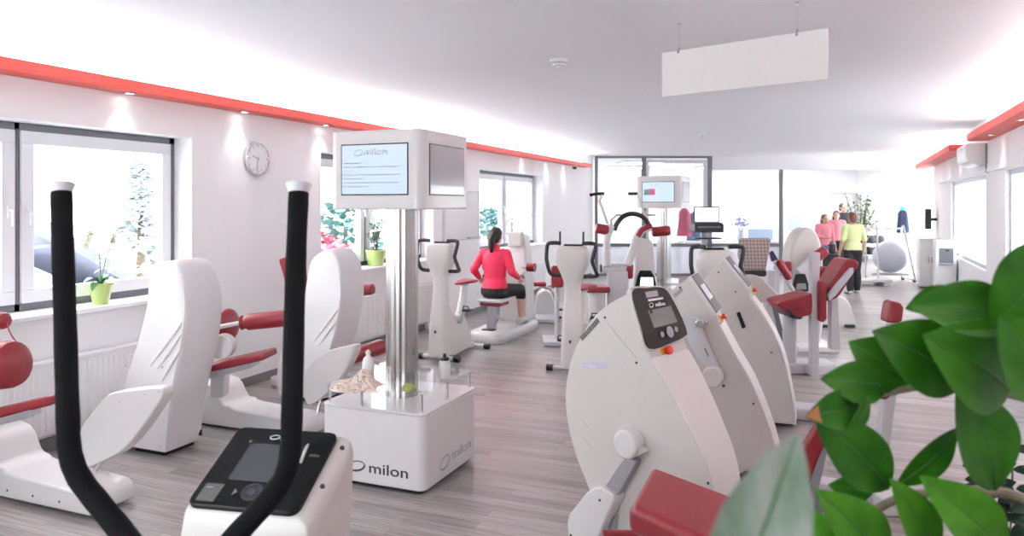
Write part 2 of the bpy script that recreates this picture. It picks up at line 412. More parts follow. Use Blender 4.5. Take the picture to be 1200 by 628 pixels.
# ---- camera, lights, world
cd = bpy.data.cameras.new('camera'); cam = bpy.data.objects.new('camera', cd); COL.objects.link(cam); sc.camera = cam
cam.location = CAM; cam.rotation_euler = (R(90), 0, YAW); cd.sensor_width = 36; cd.lens = F / 1200 * 36; cd.shift_y = -(314 - V0) / 1200
cd.clip_start = .02; cd.clip_end = 500; cd.dof.use_dof = True; cd.dof.focus_distance = 4.2; cd.dof.aperture_fstop = 5.0
w = bpy.data.worlds.new('world'); sc.world = w; w.use_nodes = True
nt = w.node_tree; bg = nt.nodes['Background']; bg.inputs['Color'].default_value = (.90, .955, 1, 1); bg.inputs['Strength'].default_value = 4.0
# light panels added in the gym ceiling to brighten the room
for k, (l, d) in enumerate(((3.6, 20.6), (3.6, 23.2), (6.4, 20.6), (6.4, 23.2), (9.2, 20.6), (9.2, 23.2))):
    t = thing('gym_fill_light', 'added light panel in the rear gym ceiling, %s' % ['over the near left corner behind the glass', 'over the far left corner', 'behind the middle of the glass', 'over the far middle', 'over the near right', 'over the mirror end'][k], 'light', cw(l, d, ZC - .05), 'added light panels in the rear gym ceiling')
    f = MB(); dbox(f, l - .62, l + .62, d - .62, d + .62, ZC - .05, ZC - .001); f.build('housing', WHITE2, t, bev=.004)
    f = MB(); dbox(f, l - .57, l + .57, d - .57, d + .57, ZC - .056, ZC - .05); f.build('diffuser', emis('gym_fill_panel_%d' % k, (1, .99, .99), 9.0), t)
sc.view_settings.view_transform = 'Standard'; sc.view_settings.look = 'None'; sc.view_settings.gamma = 1.0; sc.view_settings.use_curve_mapping = False
sc.view_settings.exposure = 1.3
sc.cycles.use_denoising = True; sc.cycles.max_bounces = 10; sc.cycles.diffuse_bounces = 6; sc.cycles.transparent_max_bounces = 16
sc.cycles.sample_clamp_indirect = 4.0; sc.cycles.caustics_reflective = False; sc.cycles.caustics_refractive = False
# ============================================================ small things on the left wall and in the windows
CLF = mat('clock_face', (.80, .80, .80), .4)
cc = PX(XL)(300, 186)
t = thing('wall_clock', 'round silver wall clock with white dial high on the wall between the windows', 'clock', cc)
MB().lathe(cc, [(.0, 0.001), (.165, .001), (.172, .012), (.168, .034), (.155, .038), (.150, .024), (.148, .02), (0, .02)], 40, AX).build('case', STEEL, t)
MB().lathe(cc, [(0, .0205), (.149, .0205), (.149, .023), (0, .023)], 40, AX).build('dial', CLF, t)
m = MB()
for k in range(12):
    a = k * math.pi / 6; dr = AY * math.sin(a) + UP * math.cos(a)
    m.bar(cc + AX * .0245 + dr * .115, cc + AX * .0245 + dr * .14, .006 if k % 3 else .012, .003, AX.cross(dr))
m.build('hour_marks', GINK, t)
for ln, a, w in ((.08, R(-70), .012), (.12, R(190), .009)):
    dr = AY * math.sin(a) + UP * math.cos(a)
    MB().bar(cc + AX * .027 - dr * .02, cc + AX * .027 + dr * ln, w, .003, AX.cross(dr)).build('hand', GINK, t)

LEAFG = mat('leaf_green', (.07, .20, .06), .45, var=.25)
GREYL = mat('dusty_green_leaf', (.20, .30, .22), .5, var=.3)
POT = mat('lime_pot', (.46, .60, .20), .3, coat=.4, var=.03)
SOIL = mat('potting_soil', (.05, .035, .025), .9, var=.4)
PETAL = mat('cream_petal', (.92, .90, .72), .5)
BARK = mat('brown_stem', (.16, .12, .07), .7, var=.2)
def leafmb(mb, base, tip, up, w, droop=0.0, n=8, shape=1.0, fold=.18, th=.0012):
    """one leaf blade with thickness from base to tip"""
    base, tip = V(base), V(tip); d = tip - base; L = d.length; side = d.cross(V(up)).normalized(); nn = side.cross(d).normalized()
    rows = []
    for i in range(n + 1):
        s = i / n
        wd = w * .5 * (math.sin(math.pi * s ** shape) ** .75 if 0 < s < 1 else 0.02)
        c = base + d * s + nn * (droop * L * math.sin(math.pi * s))
        rows.append([c - side * wd + nn * fold * wd, c - side * wd * .5 + nn * fold * wd * .35, c, c + side * wd * .5 + nn * fold * wd * .35, c + side * wd + nn * fold * wd])
    rings = [r + [p - nn * th for p in reversed(r)] for r in rows]
    return mb.loft(rings)
def pot(t, p, h, r0, r1):
    MB().lathe(p, [(0, 0), (r0 * .93, 0), (r0, .006), (r1, h - .02), (r1 + .004, h - .016), (r1 + .004, h), (r1 - .006, h), (r1 - .008, h - .03), (0, h - .03)], 28).build('pot', POT, t)
    MB().lathe(p, [(0, h - .031), (r1 - .009, h - .031), (r1 - .009, h - .022), (0, h - .018)], 20).build('soil', SOIL, t)
# orchid
p = V((XL - .02, PX(XL - .02)(118, 350).y, WZ0)); hgt = .165
t = thing('potted_orchid', 'orchid with two thin stems of small pale flowers in lime pot on first window sill', 'plant', p)
pot(t, p, hgt, .055, .085)
top = p + UP * (hgt - .02)
for k, (dy, dx, l) in enumerate(((-.17, .02, .06), (.16, .03, .05), (-.13, .07, .0), (.13, -.05, .09), (.05, .09, .08))):
    leafmb(MB(), top, top + V((dx, dy, l - .03)), UP, .06, .28).build('leaf', LEAFG, t)
for k, (dy, hh) in enumerate(((-.035, .36), (.10, .33))):
    path = [top, top + V((.005, dy * .3, hh * .5)), top + V((.0, dy, hh)), top + V((-.01, dy * 1.0 - (.05 if k == 0 else -.02), hh + .04))]
    st = MB().tube(crom([tuple(q) for q in path], 4, False), .0042, 6).build('flower_stem', LEAFG, t)
    for j in range(4 if k == 0 else 2):
        c = path[3] + V((.012 * j - .02, -.022 * j + .02, -.03 * j)); f = MB()
        for a in range(5):
            an = a * 2 * math.pi / 5; leafmb(f, c, c + AY * .030 * math.cos(an) + UP * .030 * math.sin(an), AX, .030, .1, 5)
        f.build('flower', PETAL, st)
# bushy plant in the second window
p = V((XL - .05, PX(XL - .05)(440, 312).y, WZ0))
t = thing('potted_olive_plant', 'bushy grey-green leafy plant in yellow-green pot on the second window sill', 'plant', p)
pot(t, p, .2, .095, .125)
top = p + UP * .18; f = MB(); stm = MB()
for k in range(16):
    a = rnd.uniform(0, 6.28); r = rnd.uniform(.02, .16); hh = rnd.uniform(.18, .40)
    e = top + V((math.cos(a) * r * .7, math.sin(a) * r, hh)); stm.tube([top + V((math.cos(a) * .02, math.sin(a) * .02, 0)), (top + e) / 2 + V((0, 0, .03)), e], .003, 5)
    for j in range(11):
        s = .3 + .07 * j; b = top.lerp(e, s) + V((0, 0, .02)); an = rnd.uniform(0, 6.28)
        leafmb(f, b, b + V((math.cos(an) * .055, math.sin(an) * .055, rnd.uniform(.0, .05))), UP, .022, .05, 4)
stm.build('stems', BARK, t); tag(f.build('foliage', GREYL, t), kind='stuff')

# white cabinet / board on the wall between second and third window
q0, q1 = PX(XL)(503, 262), PX(XL)(557, 262)
t = thing('wall_whiteboard', 'blank white board with a pen tray hanging on the wall beside the third window', 'board', (XL + .01, (q0.y + q1.y) / 2, 1.2))
MB().bb((XL + .001, 9.75, 1.22), (XL + .03, 10.92, 1.95)).build('panel', WHITE2, t, bev=.004)
fr = MB()
fr.bb((XL + .001, 9.73, 1.2), (XL + .036, 10.94, 1.22)); fr.bb((XL + .001, 9.73, 1.95), (XL + .036, 10.94, 1.97)); fr.bb((XL + .001, 9.73, 1.22), (XL + .036, 9.75, 1.95)); fr.bb((XL + .001, 10.92, 1.22), (XL + .036, 10.94, 1.95))
fr.build('frame', LGREY, t)
MB().bb((XL + .03, 10.5, 1.225), (XL + .09, 10.88, 1.24)).build('pen_tray', GREY, t, bev=.003)
# small camera under the far end of the ledge
pc = V((XL + .12, 15.85, SZ0))
t = thing('security_camera', 'small dark dome camera hanging under the far end of the red ledge', 'camera', pc)
MB().lathe(pc, [(0, -.001), (.06, -.001), (.06, -.03), (0, -.035)], 20).build('mount', WHITE, t); MB().ell(pc - UP * .045, (.05, .05, .045), 16).build('dome', BLACK, t)

# ============================================================ leg machines along the windows
FAB = COVER
def screws(mb, pts, plane, r=.006):
    for u, v in pts:
        q = plane(u, v); n = plane.n.normalized(); mb.cyl(q - n * .004, q + n * .003, r, r, 8)
def tower(t, near, off=V((0, 0, 0)), th=.32):
    """covered housing: the traced outline of its near face, carried back, with a bellied far side"""
    rings = []
    c = sum(near, V()) / len(near)
    for k, (dy, sc_, lean) in enumerate(((0, .955, 0), (.012, .985, 0), (.03, 1, 0), (th * .5, 1.015, .015), (th - .03, 1.0, .03), (th - .012, .985, .03), (th, .955, .03))):
        rr = []
        for p in near:
            q = c + (p - c) * sc_ + AY * dy + AX * lean * max(0, math.sin(math.pi * min(1, max(0, (p.z - .25) / 1.1))))
            if p.z < .02: q.z = .035
            rr.append(q + off)
        rings.append(rr)
    o = MB().loft(rings).build('tower_cover', FAB, t, ang=50)
    return o
# ---- first machine
PN = PY(3.85)
near1 = [PN(u, v) for u, v in crom([(143, 528), (141, 492), (144, 455), (153, 425), (162, 396), (172, 356), (174, 332), (179, 313), (194, 306), (207, 309), (214, 325), (218, 352), (216, 381), (211, 415), (204, 448), (198, 490), (194, 535)], 4, False)]
for q in near1: q.z = max(q.z, 0.0)
t = m1 = thing('leg_machine', 'white leg training machine with draped tower nearest the first window, beside the orchid', 'exercise machine', (-4.1, 3.6, 0))
tower(t, near1)
b0 = MB()
b0.bb((-4.48, 3.88, 0), (-4.2, 4.14, .04)); b0.build('plinth', BLACK, t)
# creases of the cover
pl = Pl((0, 3.848, 0), AY); cr = MB()
for pts in (((213, 378), (196, 402), (176, 428)), ((212, 392), (199, 412), (184, 432)), ((211, 410), (200, 428), (190, 446))):
    cr.tube([pl(u, v) for u, v in crom(pts, 3, False)], [.004] + [.012] * 4 + [.004] * 2, 8)
cr.build('cover_crease', FAB, t)
sc_ = MB(); screws(sc_, ((147, 428), (190, 430), (162, 505), (188, 523)), pl); sc_.build('screw', LGREY, t)
PS = PX(-4.17); mk = MB(); mk.obox(PS(231, 503) + AX * .012, PS(235, 503) - PS(231, 503), PS(231, 510) - PS(231, 503), AX * .003); mk.build('plug_socket', DOT, t)
def basepad(t, x0, x1, y0, y1, hump, m=WHITE):
    """long flat foot with a raised hump at the wall end"""
    prof = crom([(x0, 0.02), (x0, hump * .8), (x0 + .06, hump), (x0 + .30, hump * .98), (x0 + .40, hump * .6), (x0 + .47, .19), (x0 + .56, .165), (x1 - .14, .145), (x1 - .03, .125), (x1, .08), (x1, .02)], 3, False)
    MB().prism([V((x, y0, z)) for x, z in prof], V((0, y1 - y0, 0))).build('base', m, t, bev=.03, seg=4)
    MB().bb((x0 + .05, y0 + .05, 0), (x1 - .08, y1 - .05, .03)).build('plinth', BLACK, t)
basepad(t, -4.92, -3.72, 2.92, 3.22, .36)
ck = MB()
for k in range(4):
    q = V((-4.62 + .22 * k, 2.92, .07)); ck.cyl(q + AY * .004, q - AY * .004, .006, .006, 8)
ck.build('screw', DOT, t)
PP = PY(3.16); shp = [(93, 512), (94, 502), (107, 484), (122, 466), (132, 460), (150, 457), (184, 454), (190, 458), (189, 466), (176, 487), (158, 512), (140, 530), (120, 540), (101, 548), (96, 540)]
MB().prism([PP(u, v) for u, v in crom(shp, 3)], AY * .09).build('leg_plate', WHITE, t, bev=.012)
sg = MB(); screws(sg, ((96, 511), (140, 470), (170, 462), (186, 459)), Pl((0, 3.158, 0), AY), .007); sg.build('screw', LGREY, t)
q = PP(112, 540); MB().tube([q + AY * .05, V((q.x - .03, q.y + .02, .15))], .014, 8).build('plate_leg', STEEL, t)
# seat bar, rollers
s0 = px(-60, 498, 4.25); s1 = px(66, 467, 4.2)
dirs = (s1 - s0).normalized(); MB().bar(s0, s1, .10, .055, UP.cross(dirs)).build('seat', RED, t, bev=.018)
MB().bar(s0 - UP * .055, px(42, 482, 4.2), .09, .04, UP.cross(dirs)).build('seat_rail', GREY, t, bev=.004)
MB().tube([px(-40, 505, 4.3), V((-4.72, 3.05, .33))], .05, 12).build('seat_post', GREY, t)
a = px(-55, 436, 4.28); b = px(17, 426, 4.2); d = (b - a).normalized()
MB().tube([a, a.lerp(b, .2), b - d * .03, b, b + d * .018], [.12, .135, .135, .125, .09], 24).build('lap_roller', RED, t)
a = px(-50, 372, 4.5); b = px(6, 376, 4.4); d = (b - a).normalized()
MB().tube([a, b - d * .02, b, b + d * .012], [.05, .052, .046, .03], 16).build('back_roller', RED, t)
MB().tube([V(q) for q in crom([tuple(px(8, 378, 4.4)), tuple(px(13, 392, 4.35)), tuple(px(24, 408, 4.3)), tuple(px(27, 424, 4.25)), tuple(px(25, 436, 4.2))], 4, False)], .005, 6).build('red_strap', RED, t)
MB().tube([px(-52, 374, 4.5), px(-54, 436, 4.3), px(-45, 500, 4.3)], .025, 10).build('roller_arm', GREY, t)
# ---- second machine
t = m2 = thing('leg_machine', 'white leg training machine with draped tower and long red roller, under the clock', 'exercise machine', (-4.0, 5.1, 0))
PN = PY(5.40)
near2 = [PN(u, v) for u, v in crom([(325, 468), (323, 445), (326, 420), (334, 395), (344, 372), (356, 345), (361, 318), (366, 302), (379, 293), (389, 294), (397, 305), (400, 325), (400, 350), (394, 385), (386, 415), (379, 445), (373, 474)], 4, False)]
tower(t, near2)
MB().bb((near2[0].x + .04, 5.43, 0), (near2[-1].x - .03, 5.68, .04)).build('plinth', BLACK, t)
pl = Pl((0, 5.398, 0), AY); cr = MB()
for pts in (((396, 362), (384, 378), (368, 400)), ((394, 376), (385, 388), (374, 404))):
    cr.tube([pl(u, v) for u, v in crom(pts, 3, False)], [.004] + [.012] * 4 + [.004] * 2, 8)
cr.build('cover_crease', FAB, t)
sc_ = MB(); screws(sc_, ((374, 390), (380, 382), (340, 420), (366, 440)), pl); sc_.build('screw', LGREY, t)
basepad(t, -4.68, -3.50, 4.50, 4.80, .34)
PP = PY(4.72); shp = [(355, 446), (359, 434), (370, 421), (384, 411), (400, 407), (413, 404), (416, 408), (412, 420), (402, 438), (388, 456), (372, 470), (360, 474), (356, 464)]
MB().prism([PP(u, v) for u, v in crom(shp, 3)], AY * .09).build('leg_plate', WHITE, t, bev=.012)
q = PP(372, 466); MB().tube([q + AY * .05, V((q.x - .03, q.y + .04, .14))], .014, 8).build('plate_leg', STEEL, t)
P5 = Pd(5.62)
MB().prism([P5(u, v) for u, v in ((247, 425), (264, 425), (261, 466), (246, 466))], FW * .12).build('seat_post', LGREY, t, bev=.006)
s0 = px(246, 430, 5.6); s1 = px(317, 414, 5.55); ds = (s1 - s0).normalized()
MB().bar(s0, s1, .26, .055, UP.cross(ds)).build('seat', RED, t, bev=.02)
MB().bar(s0 - UP * .05, px(299, 425, 5.6), .2, .045, UP.cross(ds)).build('seat_rail', GREY, t, bev=.004)
c = px(258, 407, 5.45); MB().cyl(c, c + FW * .1, .09, .09, 28).build('joint_disc', WHITE, t, bev=.012)
c = px(267, 381, 5.75); MB().ell(c, (.05, .12, .13), 20).build('side_pad', RED, t)
a = px(252, 384, 5.6); b = px(284, 378, 5.58); c2 = px(342, 372, 5.55); d = (c2 - b).normalized()
MB().tube([a, b], .018, 10).build('roller_rod', WHITE, t)
rl = MB().tube([b - d * .01, b, b + d * .02, b + d * .05, c2 - d * .02, c2, c2 + d * .012], [.03, .052, .045, .062, .062, .055, .03], 20).build('lap_roller', RED, t)
MB().lathe(b, [(.03, -.012), (.056, -.004), (.05, .012), (.03, .012)], 14, d).build('gathered_end', RED, rl)
MB().tube([px(252, 384, 5.6), px(252, 395, 5.55), px(258, 407, 5.52)], .02, 10).build('roller_arm', WHITE, t)
# ---- third machine, mostly hidden
t = thing('leg_press_machine', 'red padded seat and rollers showing behind the second draped tower, left of the metal column', 'exercise machine', (-4.0, 6.6, 0))
P6 = Pd(7.05)
MB().prism([P6(u, v) for u, v in ((326, 304), (346, 297), (356, 300), (360, 345), (352, 356), (338, 346))], FW * .07).build('backrest', RED, t, bev=.02)
a = px(404, 342, 7.6); b = px(437, 338.5, 7.5); d = (b - a).normalized()
MB().tube([a, b - d * .02, b, b + d * .012], [.055, .058, .05, .03], 18).build('back_roller', RED, t)
a = px(404, 421, 6.35); b = px(449, 405, 6.6); d = (b - a).normalized()
MB().tube([a, a + d * .01, b - d * .02, b, b + d * .012], [.04, .066, .066, .056, .03], 20).build('leg_roller', RED, t)
MB().tube([px(385, 428, 6.3), px(406, 420, 6.38)], .02, 10).build('roller_rod', STEEL, t)
MB().tube([px(349, 350, 7.15), px(352, 420, 7.15), px(356, 470, 7.15) * 1.0], .04, 12).build('seat_post', LGREY, t)
q = px(356, 455, 7.15); MB().bb((q.x - .3, q.y - .14, 0), (q.x + .9, q.y + .14, .10)).build('base', WHITE, t, bev=.03)
MB().tube([px(404, 342, 7.6), px(392, 380, 7.4), px(385, 428, 6.9), V((q.x + .7, q.y, .09))], .025, 10).build('roller_arm', LGREY, t)
# ============================================================ cross trainer in the foreground
t = thing('cross_trainer', 'white cross trainer with tall black handles and black display panel in front', 'cross trainer', cw(-.5, 1.9))
TL, TR = cw(-.675, 1.84, 1.2), cw(-.424, 1.79, 1.2)
W = TR - TL; W.z = 0; wx = W.normalized(); hx = V(wx).cross(UP) # towards the user
hx = hx if (hx.dot(-FW) > 0) else -hx
slope = (hx * .2 - UP * .1).normalized(); nrm = wx.cross(slope); nrm = nrm if nrm.z > 0 else -nrm
LW, LH = W.length, .235
def con(x, y, z=0.0): return TL + wx * x * LW + slope * y * LH + nrm * z   # x, y in 0..1 on the display panel
def rrect(x0, y0, x1, y1, r, asp=LW / LH, k=4):
    out = []
    for cx, cy, a0 in ((x1 - r, y0 + r * asp, -90), (x1 - r, y1 - r * asp, 0), (x0 + r, y1 - r * asp, 90), (x0 + r, y0 + r * asp, 180)):
        for j in range(k + 1):
            a = R(a0 + 90 * j / k); out.append((cx + r * math.cos(a), cy + r * asp * math.sin(a)))
    return out
# console housing: slab under the panel, then the body going down
ring = lambda e, z: [con(x, y, z) for x, y in rrect(-e, -e, 1 + e * 1.6, 1 + e, .08)]
pn = MB().loft([ring(.0, -.001), ring(.012, -.004), ring(.012, -.014), ring(-.01, -.014)]).build('display_panel', GLOSSB, t)
MB().loft([[con(x, y, z) for x, y in rrect(.23, .22, .80, .70, .02)] for z in (-.0005, .0006)]).build('screen', SCREEND, pn)
MB().loft([[con(x, y, z) for x, y in rrect(.06, .76, .235, .97, .01)] for z in (-.0005, .0008)]).build('info_sticker', mat('smoky_sticker', (.12, .12, .11), .4), pn)
for (x, y, r) in ((.53, .83, .024),):
    rg = MB(); c = con(x, y, .0005)
    rg.lathe(c, [(r, 0), (r, .002), (r - .004, .002), (r - .004, 0), (r, 0)], 28, nrm); rg.build('dial_ring', SCREEND, pn)
    MB().lathe(c, [(0, 0), (.011, 0), (.010, .0018), (0, .002)], 20, nrm).build('dial_button', SCREEND, pn)
for x in (.36, .70):
    a, b = con(x, .80, .0007), con(x, .88, .0007); c = con(x + (.035 if x < .5 else -.035), .84, .0007)
    MB().prism([a, c, b], nrm * .0008).build('arrow_button', SCREENG, pn)
a, b = con(.83, .46, .004), con(.80, .20, .004)
MB().tube([a, a.lerp(b, .1), a.lerp(b, .9), b], [.003, .0045, .0045, .003], 10).build('silver_pen', STEEL, pn)
ringlogo(con(.43, .125, .0007), wx, -slope, .013, .0075, .002, WINK, pn, tilt=8, gaps=14)
text('milon', .019, con(.485, .15, .0005), wx, -slope, WINK, pn, stretch=1.3)
text('milon', .0115, con(.86, .34, .0005), wx, -slope, SCREENG, pn)
text('smart', .008, con(.085, .82, .001), wx, -slope, GINK, pn)
dt = MB(); dt.lathe(con(.21, .20, .0005), [(0, 0), (.003, 0), (.003, .001), (0, .001)], 10, nrm); dt.build('sensor', SCREENG, pn)
hb = lambda e0, e1, y0, y1, k: [con(e0, y0, k), con(e1, y0, k), con(e1, y1, k), con(e0, y1, k)]
# body below: from the panel edge outwards and down
def ringb(e, y0, y1, dn): # horizontal-ish ring, dn = drop
    pts = [con(-e, y0), con(1 + e * 1.8, y0), con(1 + e * 1.8, y1), con(-e, y1)]
    return [p - UP * dn for p in pts]
body = MB().loft([[con(x, y, -.013) for x, y in ((-.015, -.015), (1.03, -.015), (1.03, 1.02), (-.015, 1.02))],
                  [con(x, y, -.024) for x, y in ((-.03, -.03), (1.12, -.03), (1.12, 1.06), (-.03, 1.06))],
                  [con(-.04, -.03) - UP * .09, con(1.17, -.03) - UP * .05, con(1.16, 1.07) - UP * .07, con(-.04, 1.06) - UP * .07],
                  [con(-.02, .0) - UP * .45, con(1.10, 0) - UP * .45, con(1.05, 1.2) - UP * .40, con(0, 1.2) - UP * .40],
                  [V((*(con(.0, .1)).xy, .03)), V((*(con(1.05, .1)).xy, .03)), V((*(con(1.0, 1.9)).xy, .03)), V((*(con(0, 1.9)).xy, .03))]])
bo = body.build('body', CREAM, t, bev=.014, seg=4)
ln = MB(); ln.bar(con(.33, 1.06, -.028), con(.27, 1.25, 0) - UP * .33, .004, .004, wx); ln.build('panel_seam', LGREY, t)
for x, y in ((1.085, .12), (1.085, .62)):
    q = con(x, y, -.02); MB().lathe(q, [(0, -.003), (.006, -.003), (.006, .0025), (0, .003)], 12, nrm).build('screw', DOT, t)
for s in (0, 1):
    c = con(.5 + (.62 if s else -.62), 1.3); c.z = 0
    MB().obox(V((c.x, c.y, .09)) - wx * .07 - hx * .1, wx * .14, hx * .42, UP * .05).build('footboard', BLACK, t, bev=.015)
bs = con(.5, 1.0); bs.z = 0
MB().obox(bs - wx * .3 - hx * .75, wx * .6, hx * .08, UP * .06).build('foot', GREY, t, bev=.01)
MB().obox(bs - wx * .3 + hx * .95, wx * .6, hx * .08, UP * .06).build('foot', GREY, t, bev=.01)
MB().obox(bs - wx * .04 - hx * .7, wx * .08, hx * 1.7, UP * .075).build('frame_rail', GREY, t, bev=.01)
for k, (pix, cap) in enumerate(((((350, 226, 1.42), (347, 300, 1.39), (344, 400, 1.35), (342, 490, 1.31), (340, 530, 1.30), (334, 556, 1.29), (322, 576, 1.28), (300, 602, 1.27), (272, 632, 1.25), (238, 672, 1.22)), 0),
                                (((72, 226, 1.42), (74, 300, 1.39), (77, 400, 1.35), (79.5, 490, 1.31), (81, 522, 1.30), (86, 545, 1.29), (97, 566, 1.28), (121, 596, 1.27), (147, 628, 1.25), (180, 672, 1.22)), 1))):
    pth = crom([tuple(px(*q)) for q in pix], 4, False); n = len(pth)
    h = MB().tube(pth, [.0190 + .0012 * math.sin(i * 1.7) * .3 for i in range(n)], 18).build('handle', FOAM, t)
    p0, p1 = V(pth[0]), V(pth[1]); up = (p0 - p1).normalized()
    MB().lathe(p0, [(.0, -.001), (.0185, -.001), (.0188, .002), (.0245, .0155), (.0245, .017), (0, .017)], 24, up).build('handle_cap', LGREY, h)
    e = V(pth[-1]); e2 = bs + wx * (.16 if k == 0 else -.16) - hx * .1 + UP * .55
    MB().tube([e, e.lerp(e2, .5) , e2, bs + wx * (.16 if k == 0 else -.16) - hx * .1 + UP * .06], .018, 10).build('lower_lever', GREY, t)

# ============================================================ information kiosks
def kiosk(t, c, ax, ay, mini=False, wb=.74, hd=.67, z0=1.722, z1=2.214, tex='big'):
    """c floor centre, ax / ay unit directions of its left-front and right-front sides"""
    def rr(half, r, z, k=5):
        out = []
        for sx, sy, a0 in ((1, -1, -90), (1, 1, 0), (-1, 1, 90), (-1, -1, 180)):
            for j in range(k + 1):
                a = R(a0 + 90 * j / k); out.append(c + ax * (sx * (half - r) + r * math.cos(a)) + ay * (sy * (half - r) + r * math.sin(a)) + UP * z)
        return out
    h = wb / 2
    MB().loft([rr(h, .05, .03), rr(h, .05, .48)]).build('base', WHITE2, t, bev=.008)
    MB().loft([rr(h - .04, .03, 0), rr(h - .04, .03, .035)]).build('plinth', BLACK, t)
    MB().loft([rr(h + .004, .052, .481), rr(h + .004, .052, .497)]).build('base_top', WHITE2, t, bev=.006)
    colm = MB(); r = .108
    colm.loft([[c + (ax * math.cos(2 * math.pi * j / 36) + ay * math.sin(2 * math.pi * j / 36)) * (r * (1.0 if j % 3 else .95)) + UP * z for j in range(36)] for z in (.49, 1.75)])
    colm.build('column', CHROME, t, ang=20)
    # acrylic tray on short posts
    sh = MB(); sh.loft([rr(h - .01, .03, .605), rr(h - .01, .03, .615)]); so = sh.build('clear_tray', ACRY, t)
    for sx, sy in ((-.9, -.9), (.9, -.9), (.9, .9), (-.9, .9), (-.25, -.9), (.9, 0)):
        q = c + ax * sx * h + ay * sy * h; MB().cyl(q + UP * .497, q + UP * .605, .009, .009, 12).build('tray_post', STEEL, t)
    g = hd / 2
    MB().loft([rr(g, .06, z0), rr(g, .06, z1)]).build('monitor_head', WHITE, t, bev=.01)
    out = []
    for sd in range(4):
        n, x = ((-ay, ax), (ax, ay), (ay, -ax), (-ax, -ay))[sd]
        o = c + n * g
        x0, x1, y0, y1 = -.235, .235, z0 + .095, z1 - .092
        f = MB(); fw = .008
        p = lambda a, z, e=0, o=o, x=x, n=n: o + x * a + UP * z + n * e
        rec = MB()
        rec.obox(p(x0 - fw, y0 - fw, -.001), x * (x1 - x0 + 2 * fw), UP * (y1 - y0 + 2 * fw), n * .004)
        bz = rec.build('bezel', BLACK, t)
        out.append((p, x, n, x0, x1, y0, y1, bz))
    return out
KSC = emis('monitor_glow', (.62, .76, .98), .42)
KSD = mat('monitor_off', (.36, .345, .375), .16, coat=.5, var=.02)
LDIR, RDIR = V((1, 0, 0)), V((0, 1, 0))
kc = cw(-.728, 4.91)
t = thing('information_kiosk', 'white information kiosk with lit monitor head and square base in the middle of the floor', 'kiosk', kc)
for sd, (p, x, n, x0, x1, y0, y1, bz) in enumerate(kiosk(t, kc, LDIR, RDIR)):
    s = MB().obox(p(x0, y0, .003), x * (x1 - x0), UP * (y1 - y0), n * .002).build('screen', KSC if sd in (0, 3) else KSD, bz)
    if sd == 0:
        text('milon', .062, p(-.075, y1 - .062, .0055), x, UP, mat('pale_grey_ink', (.45, .48, .53), .5), bz, depth=.0004, stretch=1.25)
        ringlogo(p(-.112, y1 - .048, .0055), x, UP, .033, .02, .006, MATS['pale_grey_ink'], bz, tilt=14, gaps=12)
        ty = y1 - .115; rr_ = random.Random(3)
        lines = ((.125, 'b'), (.40, ''), (.035, ''), (.41, ''), (.14, ''), (.40, ''), (.19, ''))
        for wdt, cdd in lines:
            m = MB(); xx = x0 + .015
            while xx < x0 + .015 + wdt:
                l = rr_.uniform(.018, .05); m.obox(p(xx, ty, .005), x * min(l, x0 + .016 + wdt - xx), UP * .0065, n * .0008); xx += l + .006
            m.build('text_line', BINK if cdd else GINK, bz); ty -= .0245
hb_ = .37
text('milon', .092, kc - RDIR * (hb_ + .0004) + LDIR * -.02 + UP * .10, LDIR, UP, INK, t, stretch=1.38, label='black lettering on the left face of the base')
ringlogo(kc - RDIR * (hb_ + .0004) + LDIR * -.105 + UP * .128, LDIR, UP, .064, .034, .010, INK, t, gaps=20)
text('milon', .09, kc + LDIR * (hb_ + .0004) + RDIR * .0 + UP * .11, RDIR, UP, GINK, t, stretch=1.4, label='grey lettering on the right face of the base')
ringlogo(kc + LDIR * (hb_ + .0004) + RDIR * -.1 + UP * .125, RDIR, UP, .07, .042, .011, GINK, t, gaps=20)
TZ = .616
# things lying on the tray
BOT = mat('frosted_bottle', (.78, .79, .78), .35, sub=.0); MILK = mat('milky_fill', (.80, .79, .73), .4)
b = atz(432, 443, TZ); b = kc - LDIR * .2 + RDIR * .04 + UP * 0
b = V((atz(431.5, 447, TZ).x, atz(431.5, 447, TZ).y, TZ))
t = thing('water_bottle', 'translucent white bottle standing behind the crumpled towel', 'bottle', b)
MB().lathe(b, [(0, .001), (.036, .001), (.038, .006), (.038, .125), (.03, .15), (.014, .165), (.014, .18), (0, .18)], 24).build('body', BOT, t)
MB().lathe(b, [(.0385, .02), (.0388, .022), (.0388, .095), (.0385, .097), (.03, .09), (.03, .03)], 24).build('wrapper', MILK, t)
MB().lathe(b, [(0, .178), (.017, .178), (.017, .196), (.008, .199), (.006, .205), (0, .206)], 18).build('cap', WHITE, t)
b = kc + LDIR * .285 + RDIR * .06; b = V((b.x, b.y, TZ))
t = thing('shaker_bottle', 'white drinking bottle with black spout at the right corner of the tray', 'bottle', b)
MB().lathe(b, [(0, .001), (.036, .001), (.039, .006), (.037, .05), (.039, .095), (.034, .112), (.026, .118), (0, .119)], 24).build('body', WHITE, t)
MB().lathe(b, [(0, .118), (.03, .118), (.03, .132), (.012, .138), (.010, .16), (.0, .162)], 20).build('spout_cap', BLACK, t)
